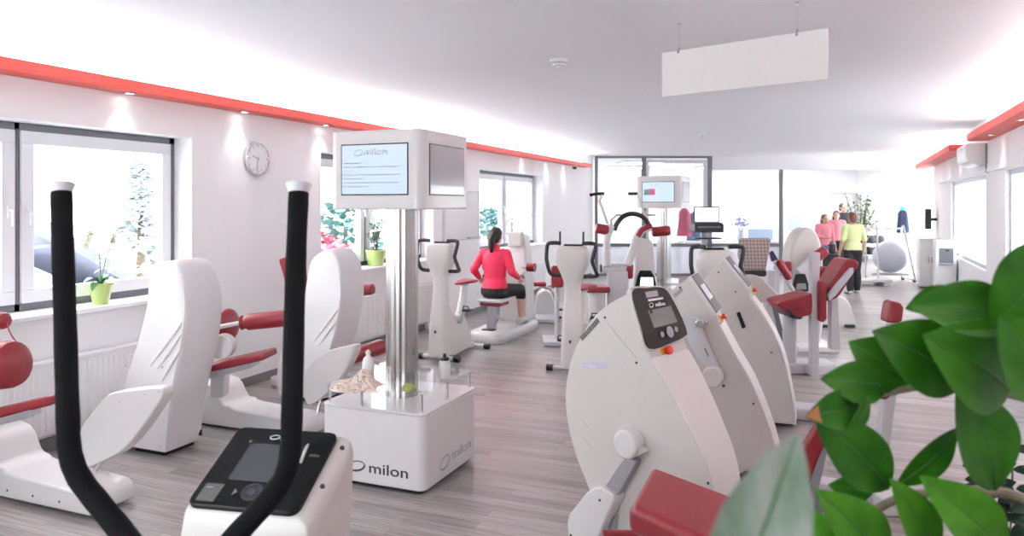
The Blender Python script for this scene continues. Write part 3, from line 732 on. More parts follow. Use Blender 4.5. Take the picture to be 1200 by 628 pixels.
# crumpled towel
TOW = mat('beige_towel', (.82, .70, .62), .9, var=.1, nscale=14, bump=.3, bscale=160)
q = V((*atz(419, 455, TZ).xy, TZ)); mb = MB(); r2 = random.Random(5)
N = 22; rows = []
for i in range(N + 1):
    row = []
    for j in range(N + 1):
        s, v_ = i / N - .5, j / N - .5
        rr_ = math.hypot(s * 1.5, v_ * 2)
        z = max(0, .085 * (1 - rr_ * 1.05)) * (1 + .35 * math.sin(9 * s + 5 * v_)) + .012 * abs(math.sin(11 * s - 5 * v_)) * max(0, 1 - rr_)
        z += .008 * abs(math.sin(15 * v_ + 6 * s)) * max(0, 1.1 - rr_)
        row.append(q + RT * (s * .29 + .02 * math.sin(8 * v_)) + FW * (v_ * .20 + .02 * math.sin(7 * s)) + UP * (z + .001 + .008 * (1 - min(1, rr_))))
    rows.append(row)
for i in range(N):
    for j in range(N): mb.add([rows[i][j], rows[i + 1][j], rows[i + 1][j + 1], rows[i][j + 1]], [(0, 1, 2, 3)])
o = mb.build('towel', TOW, None, loc=q); bm = bmesh.new(); bm.from_mesh(o.data); bmesh.ops.remove_doubles(bm, verts=bm.verts, dist=1e-5); bm.to_mesh(o.data); bm.free()
for p_ in o.data.polygons: p_.use_smooth = True
md = o.modifiers.new('solid', 'SOLIDIFY'); md.thickness = .006; md.offset = 1
md = o.modifiers.new('sub', 'SUBSURF'); md.levels = 1; md.render_levels = 1
tag(o, 'crumpled beige towel lying on the left of the clear tray', 'towel')
# keys with a green fluffy tag
q = V((*atz(478, 459, TZ).xy, TZ))
t = thing('key_ring', 'bunch of keys with a green fluffy tag lying on the tray before the column', 'keys', q)
FLUF = mat('green_fluff', (.42, .46, .16), .9, var=.3, nscale=60, bump=1.0, bscale=200)
f = MB()
for k in range(14):
    a = k * 2.4; f.ell(q + RT * (.035 * math.cos(a) * (k % 3) / 2) + FW * (.02 * math.sin(a)) + UP * (.02 + .008 * (k % 2)), (.022, .018, .02), 8)
f.build('fluffy_tag', FLUF, t)
MB().lathe(q + RT * .055 + UP * .004, [(.018, -.0015), (.018, .0015), (.015, .0015), (.015, -.0015), (.018, -.0015)], 20).build('ring', STEEL, t)
for k in range(3):
    a = q + RT * .06 + UP * (.003 + .002 * k); d = (RT + FW * (.2 - .25 * k)).normalized()
    kb = MB(); kb.bar(a, a + d * .06, .008, .002, d.cross(UP)); kb.lathe(a, [(0, -.001), (.012, -.001), (.012, .001), (0, .001)], 12); kb.build('key', GREY if k else BLACK, t)
q2 = V((*atz(468, 452, TZ).xy, TZ)); 
# second kiosk
k2c = cw((778 - 600) / F * 11.2, 11.2)
a2 = R(-2.0); L2 = RT * math.cos(a2) + FW * math.sin(a2)
L2 = (RT * math.cos(R(26)) - FW * math.sin(R(26))); R2 = V((-L2.y, L2.x, 0))
t = thing('information_kiosk', 'white information kiosk with small coloured picture on its monitor, far back by the glass', 'kiosk', k2c)
for sd, (p, x, n, x0, x1, y0, y1, bz) in enumerate(kiosk(t, k2c, L2, R2, z0=1.70, z1=2.175)):
    s = MB().obox(p(x0, y0, .003), x * (x1 - x0), UP * (y1 - y0), n * .002).build('screen', KSC if sd in (0, 3) else KSD, bz)
    if sd == 0:
        text('milon', .04, p(-.06, y1 - .05, .0055), x, UP, MATS['pale_grey_ink'], bz, depth=.0004, stretch=1.2)
        MB().obox(p(-.21, y0 + .10, .005), x * .07, UP * .085, n * .001).build('picture', mat('teal_picture', (.12, .38, .34), .5), bz)
        MB().obox(p(-.135, y0 + .10, .005), x * .09, UP * .09, n * .001).build('picture', mat('pink_picture', (.75, .16, .30), .5), bz)
# ============================================================ exercise bikes (built once, then copied)
def rring(c, hw, hd, z, r=.35, k=4):
    """rounded rectangle ring round c at height z"""
    out = []; rx = min(hw, hd) * r * 2
    for sx, sy, a0 in ((1, -1, -90), (1, 1, 0), (-1, 1, 90), (-1, -1, 180)):
        for j in range(k + 1):
            a = R(a0 + 90 * j / k); out.append(V((c[0] + sx * (hw - rx) + rx * math.cos(a), c[1] + sy * (hd - rx) + rx * math.sin(a), z)))
    return out
BIKEW = mat('bike_white', (.76, .755, .73), .4, coat=.15, var=.012)
def make_bike():
    t = thing('exercise_bike', '', 'exercise bike')
    colp = crom([(.02, .115, .09, .05), (.02, .115, .09, .2), (.03, .105, .085, .45), (.05, .085, .07, .75), (.05, .085, .07, .9), (.045, .12, .08, 1.02), (.04, .165, .095, 1.12), (.035, .175, .10, 1.22), (.03, .16, .095, 1.29), (.03, .13, .08, 1.315)], 3, False)
    MB().loft([rring((0, y), hw, hd, z) for y, hw, hd, z in colp]).build('column', BIKEW, t, ang=60)
    prof = crom([(.06, .06), (.06, .62), (.16, .52), (.26, .47), (.42, .46), (.50, .40), (.60, .22), (.64, .10), (.55, .06)], 3)
    MB().prism([V((-.09, y, z)) for y, z in prof], V((.18, 0, 0))).build('drive_housing', BIKEW, t, bev=.03, seg=4)
    MB().tube([(0, .46, .38), (0, .56, .62), (0, .60, .80)], [.06, .048, .04], 16).build('seat_post', WHITE, t)
    st = MB()
    for y, hw, z, th in ((.42, .03, .81, .03), (.47, .045, .815, .035), (.55, .075, .82, .045), (.63, .115, .825, .055), (.70, .12, .83, .055), (.735, .09, .83, .045)):
        st.v += []; 
    rings = []
    for y, hw, z, th in ((.41, .02, .82, .02), (.43, .04, .82, .03), (.49, .055, .822, .04), (.56, .085, .826, .05), (.63, .125, .83, .055), (.71, .135, .833, .055), (.74, .11, .832, .045), (.75, .07, .832, .03)):
        rings.append([V((hw * math.cos(a), y, z + th * .5 * math.sin(a))) for a in [2 * math.pi * j / 18 for j in range(18)]])
    MB().loft(rings).build('seat', RED, t, ang=60)
    MB().tube([(0, .60, .785), (0, .6, .81)], .05, 14).build('seat_clamp', GREY, t)
    for s in (-1, 1):
        c = V((s * .13, .28, .40)); e = c + V((s * .0, .05, .13 * s))
        cr = MB().tube([V((s * .09, .28, .40)), c], .02, 10); cr.bar(c, e, .03, .02, AY); cr.build('crank', GREY, t)
        p = MB().box(e + V((s * .055, 0, 0)), (.09, .09, .025)); po = p.build('pedal', BLACK, t, bev=.006)
        MB().tube([e + V((s * .055 - .04, -.03, .01)), e + V((s * .055 - .03, -.03, .05)), e + V((s * .055 + .03, -.03, .05)), e + V((s * .055 + .04, -.03, .01))], .008, 6).build('strap', BLACK, po)
        # handle: out, down past a kink, back in
        pth = [(s * .115, .0, 1.345), (s * .20, -.01, 1.35), (s * .255, -.02, 1.33), (s * (.265 if s < 0 else .235), -.03, 1.22), (s * (.262 if s < 0 else .225), -.03, 1.16), (s * (.235 if s < 0 else .265), -.02, 1.05), (s * (.20 if s < 0 else .262), -.01, 1.015), (s * .13, .02, 1.005)]
        MB().tube(crom(pth, 4, False), .021, 12).build('handle', BLACK, t)
    for y, hl in ((.0, .25), (.80, .22)):
        f = MB().tube([(-hl, y, .035), (hl, y, .035)], .026, 12).build('foot_bar', LGREY, t)
        for s in (-1, 1): MB().tube([(s * (hl - .05), y, .035), (s * (hl + .02), y, .035)], .034, 12).build('end_cap', BLACK, f)
    MB().bar((0, .0, .05), (0, .80, .05), .07, .05, AX).build('frame_rail', LGREY, t, bev=.008)
    # display on the top, facing the seat
    MB().prism([V((-.13, .10, 1.17)), V((.13, .10, 1.17)), V((.10, .055, 1.325)), V((-.10, .055, 1.325))], V((0, .03, .012))).build('display_panel', GLOSSB, t, bev=.006)
    MB().box((.0, -.076, .33), (.022, .01, .03)).build('plug_socket', DOT, t)
    return t
bike = make_bike(); index_kids()
def put_bike(o, uv, dirv, label):
    """front foot centre at pixel uv, seat direction dirv = (right, away)"""
    p = onfl(*uv); d = RT * dirv[0] + FW * dirv[1]; d.z = 0
    o.location = (p.x, p.y, 0); o.rotation_euler = (0, 0, math.atan2(-d.x, d.y)); o['label'] = label; o['group'] = 'exercise bikes'
b1 = bike; b2 = copy_tree(bike); b3 = copy_tree(bike)
put_bike(b1, (514, 422), (.42, .9), 'white exercise bike in front of the seated woman, right of the metal kiosk column')
put_bike(b2, (670, 436), (.30, .95), 'white exercise bike with two upright prongs, left of the big curved housing')
put_bike(b3, (840, 454), (-.10, .99), 'white exercise bike hidden below its black handles, behind the curved housings')
PIN = []
M2 = Matrix.Translation(b2.location) @ Matrix.Rotation(b2.rotation_euler[2], 4, 'Z')
for s in (-1, 1):
    m = MB().tube([V((s * .125, 0, 1.335)), V((s * .125, -.005, 1.39)), V((s * .125, -.005, 1.47))], .011, 10)
    o = m.build('prong', BLACK, None, loc=(0, 0, 0)); o.parent = b2; o.location = (0, 0, 0)
# ============================================================ chest machine in front of the partition (between bike and far kiosk)
def zt(mb, plane, pts, ext, curved=0):
    pts = crom(pts, curved) if curved else pts
    return mb.prism([plane(u, v) for u, v in pts], ext)
def onf(o_pts): return o_pts
D1 = 9.0
P9 = Pd(D1)
t = thing('chest_press_machine', 'white chest press with two bent arms, red side rollers and a black arc on top', 'exercise machine', cw((725 - 600) / F * D1, D1))
lo = P9(715, 386)
mb = MB(); zt(mb, P9, [(713, 318), (736, 318), (736, 388), (713, 388)], FW * .16); mb.build('column', LGREY, t, bev=.008)
MB().box(cw((735 - 600) / F * D1, D1 + .35, .06), (.5, .9, .12), RT, FW).build('base', WHITE, t, bev=.03)
a, b = P9(706, 315) + FW * .08, P9(741, 315) + FW * .08
MB().tube([a, b], .06, 20).build('pivot_housing', WHITE, t, bev=.012)
for q, dd in ((a, -1), (b, 1)): MB().cyl(q + RT * dd * .001, q + RT * dd * .02, .05, .045, 20).build('pivot_cap', BLACK, t)
pth = crom([tuple(P9(712, 311)), tuple(P9(711, 292)), tuple(P9(712, 276)), tuple(P9(717, 264))], 4, False)
MB().tube(pth, .045, 14).build('arm', WHITE, t)
pth = crom([tuple(P9(735, 310)), tuple(P9(741, 296)), tuple(P9(746, 280)), tuple(P9(752, 270)), tuple(P9(763, 266))], 4, False)
MB().tube(pth, [.05] * (len(pth) - 4) + [.045] * 4, 14).build('arm', WHITE, t)
MB().tube([V(q) for q in crom([tuple(P9(747, 277) - FW * .04), tuple(P9(752, 269) - FW * .04), tuple(P9(763, 264) - FW * .04)], 4, False)], .03, 10).build('arm_pad', RED, t)
a, b = P9(764, 272), P9(785, 270)
MB().tube([a, a.lerp(b, .1), a.lerp(b, .9), b], [.05, .062, .062, .05], 18).build('roller', RED, t)
a, b = P9(698, 267), P9(713, 270)
MB().tube([a, a.lerp(b, .1), a.lerp(b, .9), b], [.05, .062, .062, .05], 18).build('roller', RED, t)
pth = crom([tuple(P9(*q)) for q in ((720, 270), (723, 262), (730, 254), (739, 250.5), (749, 252), (757, 258), (762, 268))], 5, False)
MB().tube(pth, .03, 12).build('overhead_arc', BLACK, t)
MB().tube([P9(*q) for q in ((717, 266), (716, 258), (723, 252), (768, 252), (768, 262))], .012, 8).build('overhead_frame', GREY, t)
for u0, u1 in ((691, 708), (736, 747)):
    MB().tube([P9(u0, 228.5 if u0 < 700 else 227), P9((u0 + u1) / 2, 227), P9(u1, 227)], .02, 10).build('grip', BLACK, t)
for p in ([(706, 227), (702, 235), (712, 262)], [(746, 227), (749, 232), (757, 256)]):
    MB().tube([P9(*q) for q in p], .018, 10).build('grip_arm', WHITE, t)
mb = MB(); zt(mb, P9, [(734, 312), (742.5, 312), (742.5, 327), (734, 327)], FW * .2); mb.build('shoulder_pad', RED, t, bev=.03)
mb = MB(); zt(mb, P9, [(707, 361), (717, 361), (718, 382), (708, 383)], FW * .2); mb.build('side_pad', RED, t, bev=.03)
# tower with console
PT = Pd(9.6)
mb = MB(); zt(mb, PT, [(744, 286), (750, 280), (762, 281), (767, 290), (768, 318), (771, 344), (771, 398), (741, 398), (741, 345), (744, 318)], FW * .34, 2); mb.build('tower', WHITE, t, bev=.03)
PC = Pl(px(757, 342, 9.45), FW + UP * -.35)
mb = MB(); zt(mb, PC, [(750, 317), (763, 317), (767, 324), (771, 342), (743, 342), (747, 324)], FW * .03); pn = mb.build('display_panel', GLOSSB, t, bev=.01)
mb = MB(); zt(mb, PC, [(751, 325), (765, 325), (765.5, 335), (750, 335)], -FW * .004); mb.build('screen', emis('small_glow', (.9, .95, 1), 1.1), pn)
for k in range(4):
    mb = MB(); zt(mb, PC, [(751 + k * 4, 337.5), (753 + k * 4, 337.5), (753 + k * 4, 339.5), (751 + k * 4, 339.5)], -FW * .004); mb.build('key', SCREENG, pn)
mb = MB(); zt(mb, Pd(9.42), [(742, 343), (772, 343), (775, 349), (772, 355), (742, 355), (739, 349)], FW * .3, 2); mb.build('console_housing', WHITE, t, bev=.02)
mb = MB(); mb.box(P9(742, 361) + FW * .25, (.42, .34, .07), RT, FW); mb.build('seat', RED, t, bev=.025)
q = P9(742, 366) + FW * .25; MB().tube([q, V((q.x, q.y, .1))], .04, 12).build('seat_post', LGREY, t)
# padded seat beside the second bike: low red seat machine behind it
q = px(699, 338, 9.05)
t = thing('low_seat_machine', 'small machine with low red seat and red backrest between the second bike and chest press', 'exercise machine', V((q.x, q.y, 0)))
MB().box(q, (.30, .34, .07), RT, FW).build('seat', RED, t, bev=.025)
MB().tube([q - UP * .03, V((q.x, q.y, .08))], [.11, .08], 20).build('pedestal', WHITE, t)
MB().box(V((q.x, q.y, .05)), (.24, .4, .1), RT, FW).build('base', WHITE, t, bev=.03)
r_ = px(653, 324, 9.3)
t = thing('padded_rest_machine', 'upright red pad on a grey post just left of the second bike', 'exercise machine', V((r_.x, r_.y, 0)))
MB().box(r_, (.15, .08, .27), RT, FW).build('backrest', RED, t, bev=.025)
MB().tube([r_ + FW * .06 + UP * .1, V((*(r_ + FW * .1).xy, .05))], .03, 12).build('post', LGREY, t)
MB().box(V((*(r_ + FW * .1).xy, .03)), (.35, .5, .06), RT, FW).build('base', LGREY, t, bev=.015)

# ============================================================ laptop on its stand
D = 10.0; PL_ = Pd(D)
q = cw((828 - 600) / F * D, D)
t = thing('computer_stand', 'slim grey stand with black tray carrying the laptop, in front of the glass', 'stand', q)
MB().bar(V((*(q + FW * .14).xy, .02)), V((*(q + FW * .14).xy, PL_(828, 271).z - .012)), .07, .05, RT).build('pole', LGREY, t, bev=.006)
z1 = PL_(828, 279).z
MB().box(cw((827 - 600) / F * D, D, z1), (.36, .26, .018), RT, FW).build('lower_tray', BLACK, t, bev=.004)
z2 = PL_(828, 271).z
MB().box(cw((828 - 600) / F * D, D, z2 - .006), (.40, .30, .012), RT, FW).build('upper_tray', BLACK, t, bev=.003)
MB().box(cw((828 - 600) / F * D, D + .14, .015), (.45, .45, .03), RT, FW).build('foot', LGREY, t, bev=.01)
zb = PL_(828, 262).z
c = cw((828 - 600) / F * D, D, 0)
t = thing('receipt_printer', 'flat black box with dark front under the laptop on the stand', 'printer', V((c.x, c.y, z2)))
MB().box(V((c.x, c.y, (z2 + zb) / 2)), (.385, .28, zb - z2 - .001), RT, FW).build('case', BLACK, t, bev=.006)
MB().box(V((c.x, c.y, (z2 + zb) / 2 + .01)) - FW * .141, (.30, .004, .025), RT, FW).build('front_slot', DGREY, t)
MB().box(V((c.x, c.y, (z2 + zb) / 2 + .01)) - FW * .1415 - RT * .15, (.012, .004, .01), RT, FW).build('status_light', BTN, t)
t = thing('laptop', 'open laptop with white screen on the black box before the glass partition', 'laptop', V((c.x, c.y, zb)))
MB().box(V((c.x, c.y, zb + .009)), (.36, .24, .016), RT, FW).build('keyboard_base', BLACK, t, bev=.003)
sl = Pl(V((c.x, c.y, zb)) + FW * .12, (FW - UP * .12).normalized())
mb = MB(); zt(mb, sl, [(813, 242), (843, 242), (843, 261), (813, 261)], FW * .012); lid = mb.build('lid', BLACK, t, bev=.003)
mb = MB(); zt(mb, sl, [(814.5, 243.3), (841.7, 243.3), (841.7, 259.3), (814.5, 259.3)], -FW * .002); so = mb.build('screen', emis('laptop_glow', (.93, .95, 1), 1.0), lid)
mb = MB(); zt(mb, sl, [(819, 249), (820.3, 249), (820.3, 251), (819, 251)], -FW * .003); mb.build('cursor_mark', INK, lid)
mb = MB(); zt(mb, sl, [(822, 248.6), (823, 248.6), (823, 251), (822, 251)], -FW * .003); mb.build('cursor_mark', INK, lid)

# ============================================================ woven backrest machine
WOV = bpy.data.materials.new('woven_taupe'); WOV.use_nodes = True; nt = WOV.node_tree; bb = nt.nodes['Principled BSDF']
tc = nt.nodes.new('ShaderNodeTexCoord'); mp = nt.nodes.new('ShaderNodeMapping'); mp.vector_type = 'POINT'; mp.inputs['Rotation'].default_value = (0, 0, -YAW)
sx = nt.nodes.new('ShaderNodeSeparateXYZ'); ad = nt.nodes.new('ShaderNodeMath'); ad.operation = 'ADD'; su = nt.nodes.new('ShaderNodeMath'); su.operation = 'SUBTRACT'; cb = nt.nodes.new('ShaderNodeCombineXYZ')
ck = nt.nodes.new('ShaderNodeTexChecker'); ck.inputs['Scale'].default_value = 26; ck.inputs['Color1'].default_value = (.42, .36, .33, 1); ck.inputs['Color2'].default_value = (.24, .195, .175, 1)
K_ = nt.links.new; K_(tc.outputs['Object'], mp.inputs[0]); K_(mp.outputs[0], sx.inputs[0])
for n_ in (ad, su): K_(sx.outputs['X'], n_.inputs[0]); K_(sx.outputs['Z'], n_.inputs[1])
K_(ad.outputs[0], cb.inputs['X']); K_(su.outputs[0], cb.inputs['Y']); K_(cb.outputs[0], ck.inputs[0]); K_(ck.outputs[0], bb.inputs['Base Color']); bb.inputs['Roughness'].default_value = .7
D = 8.2; P8 = Pd(D)
q = cw((888 - 600) / F * D, D)
t = thing('back_trainer_machine', 'machine with high taupe woven backrest and pale curved shield, behind the curved housings', 'exercise machine', q)
tilt = Pl(P8(884, 322), (FW - UP * .22).normalized())
mb = MB(); zt(mb, tilt, [(867.5, 280), (870, 279), (902, 279), (904, 281), (898, 316), (896, 318), (872, 318), (866, 300)], FW * .07); mb.build('backrest', WOV, t, bev=.02)
mb = MB(); zt(mb, Pd(D - .05), [(866, 317), (898, 317), (899, 319.5), (897, 324), (868, 324), (866, 322)], FW * .12); mb.build('backrest_bar', BLACK, t, bev=.01)
PS_ = Pd(D - .12)
mb = MB(); zt(mb, PS_, [(868, 324), (888, 323), (900, 332), (914, 347), (918, 353), (913, 356), (895, 355), (882, 352), (872, 340)], FW * .10, 3); mb.build('curved_shield', CREAM, t, bev=.02)
mb = MB(); zt(mb, Pd(D), [(903, 354), (909, 354), (918, 388), (920, 400), (913, 400), (910, 388)], FW * .06); mb.build('strut', DGREY, t, bev=.006)
mb = MB(); zt(mb, Pd(D - .02), [(898, 356), (904, 356), (914, 400), (905, 400), (899, 380)], FW * .10); mb.build('strut', CREAM, t, bev=.006)
e = cw((893 - 600) / F * D, D + .25, .05); MB().box(e, (.45, .5, .10), RT, FW).build('base', LGREY, t, bev=.02)
a = cw((882 - 600) / F * D, D + .15, .09); MB().tube([a, P8(884, 322) + FW * .1], .05, 12).build('post', LGREY, t)

# ============================================================ machines at the right rear
D = 9.0; PQ = Pd(D)
q = cw((945 - 600) / F * D, D)
t = thing('round_tower_machine', 'cream round-topped tower machine with red lever pad and black console, left of the walking woman', 'exercise machine', q)
mb = MB(); zt(mb, PQ, [(928, 330), (926, 305), (930, 284), (938, 271), (948, 267), (956, 271), (962, 284), (965, 305), (964, 330), (962, 402), (930, 402)], FW * .30, 3); mb.build('tower', CREAM, t, bev=.03)
MB().box(cw((950 - 600) / F * D, D + .2, .04), (.5, .9, .08), RT, FW).build('base', WHITE, t, bev=.02)
a, b = PQ(932, 318) - FW * .08, PQ(951, 301) - FW * .08
MB().bar(a, b, .09, .05, UP).build('lever', LGREY, t, bev=.01)
a, b = PQ(950, 302) - FW * .12, PQ(963, 292) - FW * .12
MB().tube([a, a.lerp(b, .1), a.lerp(b, .9), b], [.045, .065, .065, .045], 16).build('lever_pad', RED, t)
PCc = Pl(PQ(940, 342) - FW * .2, (FW - UP * .3).normalized())
mb = MB(); zt(mb, PCc, [(933, 321), (944, 321), (950, 339), (947, 342), (930, 342), (929, 338)], FW * .04); pn = mb.build('display_panel', GLOSSB, t, bev=.01)
mb = MB(); zt(mb, PCc, [(934, 332), (944, 332), (945, 339), (933, 339)], -FW * .004); mb.build('screen', SCREENG, pn)
mb = MB(); zt(mb, Pd(D - .22), [(930, 343), (949, 343), (951, 347), (948, 351), (931, 351), (928, 347)], FW * .24, 2); mb.build('console_housing', WHITE, t, bev=.02)
# left: lever bars with a lilac tip
D = 8.6; PQ2 = Pd(D)
q = cw((915 - 600) / F * D, D)
t = thing('side_lever_machine', 'slim white machine with a slanted red bar and purple-tipped lever, right of the woven backrest', 'exercise machine', q)
a, b = PQ2(911, 305), PQ2(925, 327)
MB().tube([a, a.lerp(b, .1), a.lerp(b, .9), b], [.035, .05, .05, .035], 14).build('lever_pad', RED, t)
mb = MB(); zt(mb, Pd(D - .03), [(902, 296), (906, 293.5), (912, 304), (905, 306.5)], FW * .05); mb.build('display_panel', mat('violet_panel', (.06, .045, .10), .15), t, bev=.006)
a, b = PQ2(925, 327) , PQ2(937, 352); MB().bar(PQ2(906, 303), b, .04, .04, UP).build('lever', LGREY, t, bev=.006)
MB().bar(PQ2(911, 318) + FW * .2, V((*cw((908 - 600) / F * D, D + .2).xy, .05)), .09, .07, RT).build('frame_post', LGREY, t, bev=.008)
mb = MB(); zt(mb, Pd(D + .3), [(917, 307), (928, 306), (929, 318), (918, 318)], FW * .08); mb.build('small_pad', RED, t, bev=.02)
MB().bar(PQ2(924, 314) + FW * .38, V((*cw((923 - 600) / F * D, D + .38).xy, .05)), .06, .05, RT).build('frame_post', LGREY, t, bev=.008)
MB().box(cw((916 - 600) / F * D, D + .25, .03), (.34, .6, .06), RT, FW).build('base', LGREY, t, bev=.015)
# red seat machine
D = 7.5; PR = Pd(D)
q = cw((962 - 600) / F * D, D)
t = thing('red_seat_machine', 'machine with big slanted red backrest, red seat and grey posts, before the walking woman', 'exercise machine', q)
mb = MB(); zt(mb, Pd(D + .05), [(951.5, 296), (961.5, 296), (960, 345), (960, 450), (951, 450)], FW * .09); mb.build('front_post', LGREY, t, bev=.006)
mb = MB(); zt(mb, Pd(D - .02), [(961, 330), (966, 328.5), (969, 331), (969.5, 374), (966, 378), (961, 377)], FW * .26); mb.build('side_pad', RED, t, bev=.02)
PB1 = Pl(PR(988, 300), (FW + RT * .25).normalized())
mb = MB(); zt(mb, PB1, [(970, 339), (975, 331), (990, 308), (996, 304), (1003, 304.5), (1007, 308), (1006.5, 313), (998, 324), (986, 345), (976, 352), (969, 353), (967, 345)], FW * .34, 2); mb.build('backrest', RED, t, bev=.03)
mb = MB(); zt(mb, Pd(D - .03), [(972, 353), (971, 346), (996, 314), (1000.5, 313.5), (1000.5, 320), (980, 346)], FW * .05); mb.build('backrest_frame', LGREY, t, bev=.008)
mb = MB(); zt(mb, Pd(D + .4), [(960, 334), (958, 318), (965, 313), (974, 314), (978, 320), (972, 334)], FW * .12, 3); mb.build('head_pad', RED, t, bev=.03)
mb = MB(); zt(mb, Pd(D + .05), [(912, 357), (914, 353.5), (928, 350), (948, 345), (953, 345), (953, 366), (943, 371), (930, 372), (920, 366)], FW * .36, 2); mb.build('seat', RED, t, bev=.025)
mb = MB(); zt(mb, Pd(D + .03), [(921, 361), (925, 363), (935, 371), (942, 372), (938, 374.5), (928, 373), (923, 368)], FW * .38); mb.build('seat_shell', BLACK, t, bev=.008)
mb = MB(); zt(mb, Pd(D + .12), [(974, 342), (982, 340), (986, 410), (974, 410)], FW * .09); mb.build('rear_post', LGREY, t, bev=.008)
a = cw((930 - 600) / F * D, D + .25, 0); MB().tube([PR(936, 374) + FW * .25, V((*(PR(936, 374) + FW * .25).xy, .1))], .07, 14).build('seat_post', LGREY, t)
MB().box(cw((945 - 600) / F * D, D + .3, .055), (.75, .3, .11), RT, FW).build('base', LGREY, t, bev=.02)
MB().bar(cw((952 - 600) / F * D, D + .1, .055), cw((985 - 600) / F * D, D + .2, .055), .1, .1, FW).build('base_beam', LGREY, t, bev=.01)
# rear white dome machine with dark console
D = 10.6; PW = Pd(D)
q = cw((985 - 600) / F * D, D)
t = thing('dome_base_machine', 'white machine with low domed foot and dark console behind the slanted red backrest', 'exercise machine', q)
mb = MB(); zt(mb, PW, [(964, 384), (966, 360), (974, 350), (985, 347), (994, 352), (1000, 366), (1001, 384)], FW * .35, 3); mb.build('dome_housing', CREAM, t, bev=.03)
for u in (968, 995): MB().box(PW(u, 384) * 1.0 + FW * .1 - UP * (PW(u, 384).z - .02), (.14, .3, .04), RT, FW).build('foot', BLACK, t, bev=.006)
mb = MB(); zt(mb, Pl(PW(975, 314), (FW - UP * .3).normalized()), [(969, 298), (983, 298), (988, 312), (986, 315), (962, 315), (962, 312)], FW * .05); pn = mb.build('display_panel', GLOSSB, t, bev=.012)
mb = MB(); zt(mb, PW, [(970, 314), (980, 314), (981, 352), (969, 352)], FW * .12); mb.build('console_post', WHITE, t, bev=.01)
q = PW(977, 297.5) + FW * .06
t = thing('sports_bottle', 'black sports bottle standing on the dark console behind the slanted red backrest', 'bottle', q)
MB().lathe(q, [(0, 0), (.055, 0), (.06, .01), (.056, .06), (.06, .12), (.05, .14), (0, .142)], 20).build('body', BLACK, t)
MB().lathe(q, [(0, .14), (.03, .14), (.03, .17), (.014, .178), (.012, .19), (0, .192)], 16).build('cap', DGREY, t)

# ---- tube framed seat machine right of the seated woman
D = 11.1; PZ = Pd(D)
q = cw((634 - 600) / F * D, D)
t = thing('tube_frame_machine', 'low machine of bent chrome tubes with red seat, left of the second bike', 'exercise machine', q)
MB().box(PZ(630, 333) + FW * .1, (.26, .28, .06), RT, FW).build('seat', RED, t, bev=.022)
def gtube(pts, r=.022, m=STEEL, nm='tube_frame', e=0): MB().tube([V(p) for p in crom([tuple(PZ(*p) + FW * e) for p in pts], 4, False)], r, 10).build(nm, m, t)
gtube([(624, 336), (623, 345), (626, 365), (627, 384)]); gtube([(632, 336), (646, 339), (651, 350), (655, 370), (657, 383)]); gtube([(620, 383), (640, 381), (660, 383)], .028)
mb = MB(); zt(mb, Pd(D + .35), [(630, 345), (646, 343), (650, 378), (628, 378)], FW * .35, 2); mb.build('housing', WHITE, t, bev=.03)
for u, v in ((654, 371), (655, 362)): MB().box(PZ(u, v) - FW * .05, (.10, .09, .03), RT, FW).build('pedal', BLACK, t, bev=.008)
MB().box(cw((640 - 600) / F * D, D + .3, .03), (.30, .9, .06), RT, FW).build('base', LGREY, t, bev=.015)
# ============================================================ three big curved housings on the right
def emerg(t, c, n):
    n = V(n).normalized()
    MB().lathe(c, [(0, 0), (.026, 0), (.026, .008), (0, .008)], 20, n).build('stop_plate', YEL, t)
    MB().lathe(c, [(0, .008), (.012, .008), (.012, .018), (.020, .022), (.020, .034), (.014, .040), (0, .041)], 20, n).build('stop_button', BTN, t)
def lever(t, plane, disc, r, armpts, m=WHITE, off=.07):
    n = plane.n.normalized(); c = plane(*disc) - n * off
    MB().cyl(c + n * (off - .005), c, r, r, 32).build('pivot_disc', WHITE, t, bev=.012)
def thz(z, th): s = min(1, max(0, (z - .45) / .75)); return th if th <= .3 else .20 + (th - .20) * s * s * (3 - 2 * s)
def dome(t, pts, plane, nb, th, edges, bev=.02):
    """outline traced on its near face, carried back by nb * th"""
    P = [plane(u, v) for u, v in pts]
    for q in P: q.z = max(q.z, .03)
    if th > .3:
        return MB().loft([P, [p + nb * thz(p.z, th) for p in P]]).build('housing', CREAM, t, bev=bev, seg=5)
    return MB().prism(P, nb * th).build('housing', CREAM, t, bev=bev, seg=5)
# ---- nearest housing: turned towards the camera
D = 3.3; al = R(46)
a_ = (RT * math.cos(al) - FW * math.sin(al)).normalized(); nb = (RT * math.sin(al) + FW * math.cos(al)).normalized()
P1 = Pl(px(750, 460, D), nb)
t = h1 = thing('curved_housing_machine', 'nearest big cream curved housing with black display and a red seat before it', 'exercise machine', V((*px(745, 600, D).xy, 0)))
left = crom([(741, 343), (722, 351), (701, 366), (683, 390), (669, 422), (662.5, 458), (665, 496), (674, 532), (687, 566), (704, 612), (716, 660), (722, 700)], 4, False)
right = crom([(851, 700), (846, 640), (833, 562), (811, 509), (780, 451), (765, 428), (757, 407)], 4, False)
dome(t, left + right, P1, nb, .31, None)
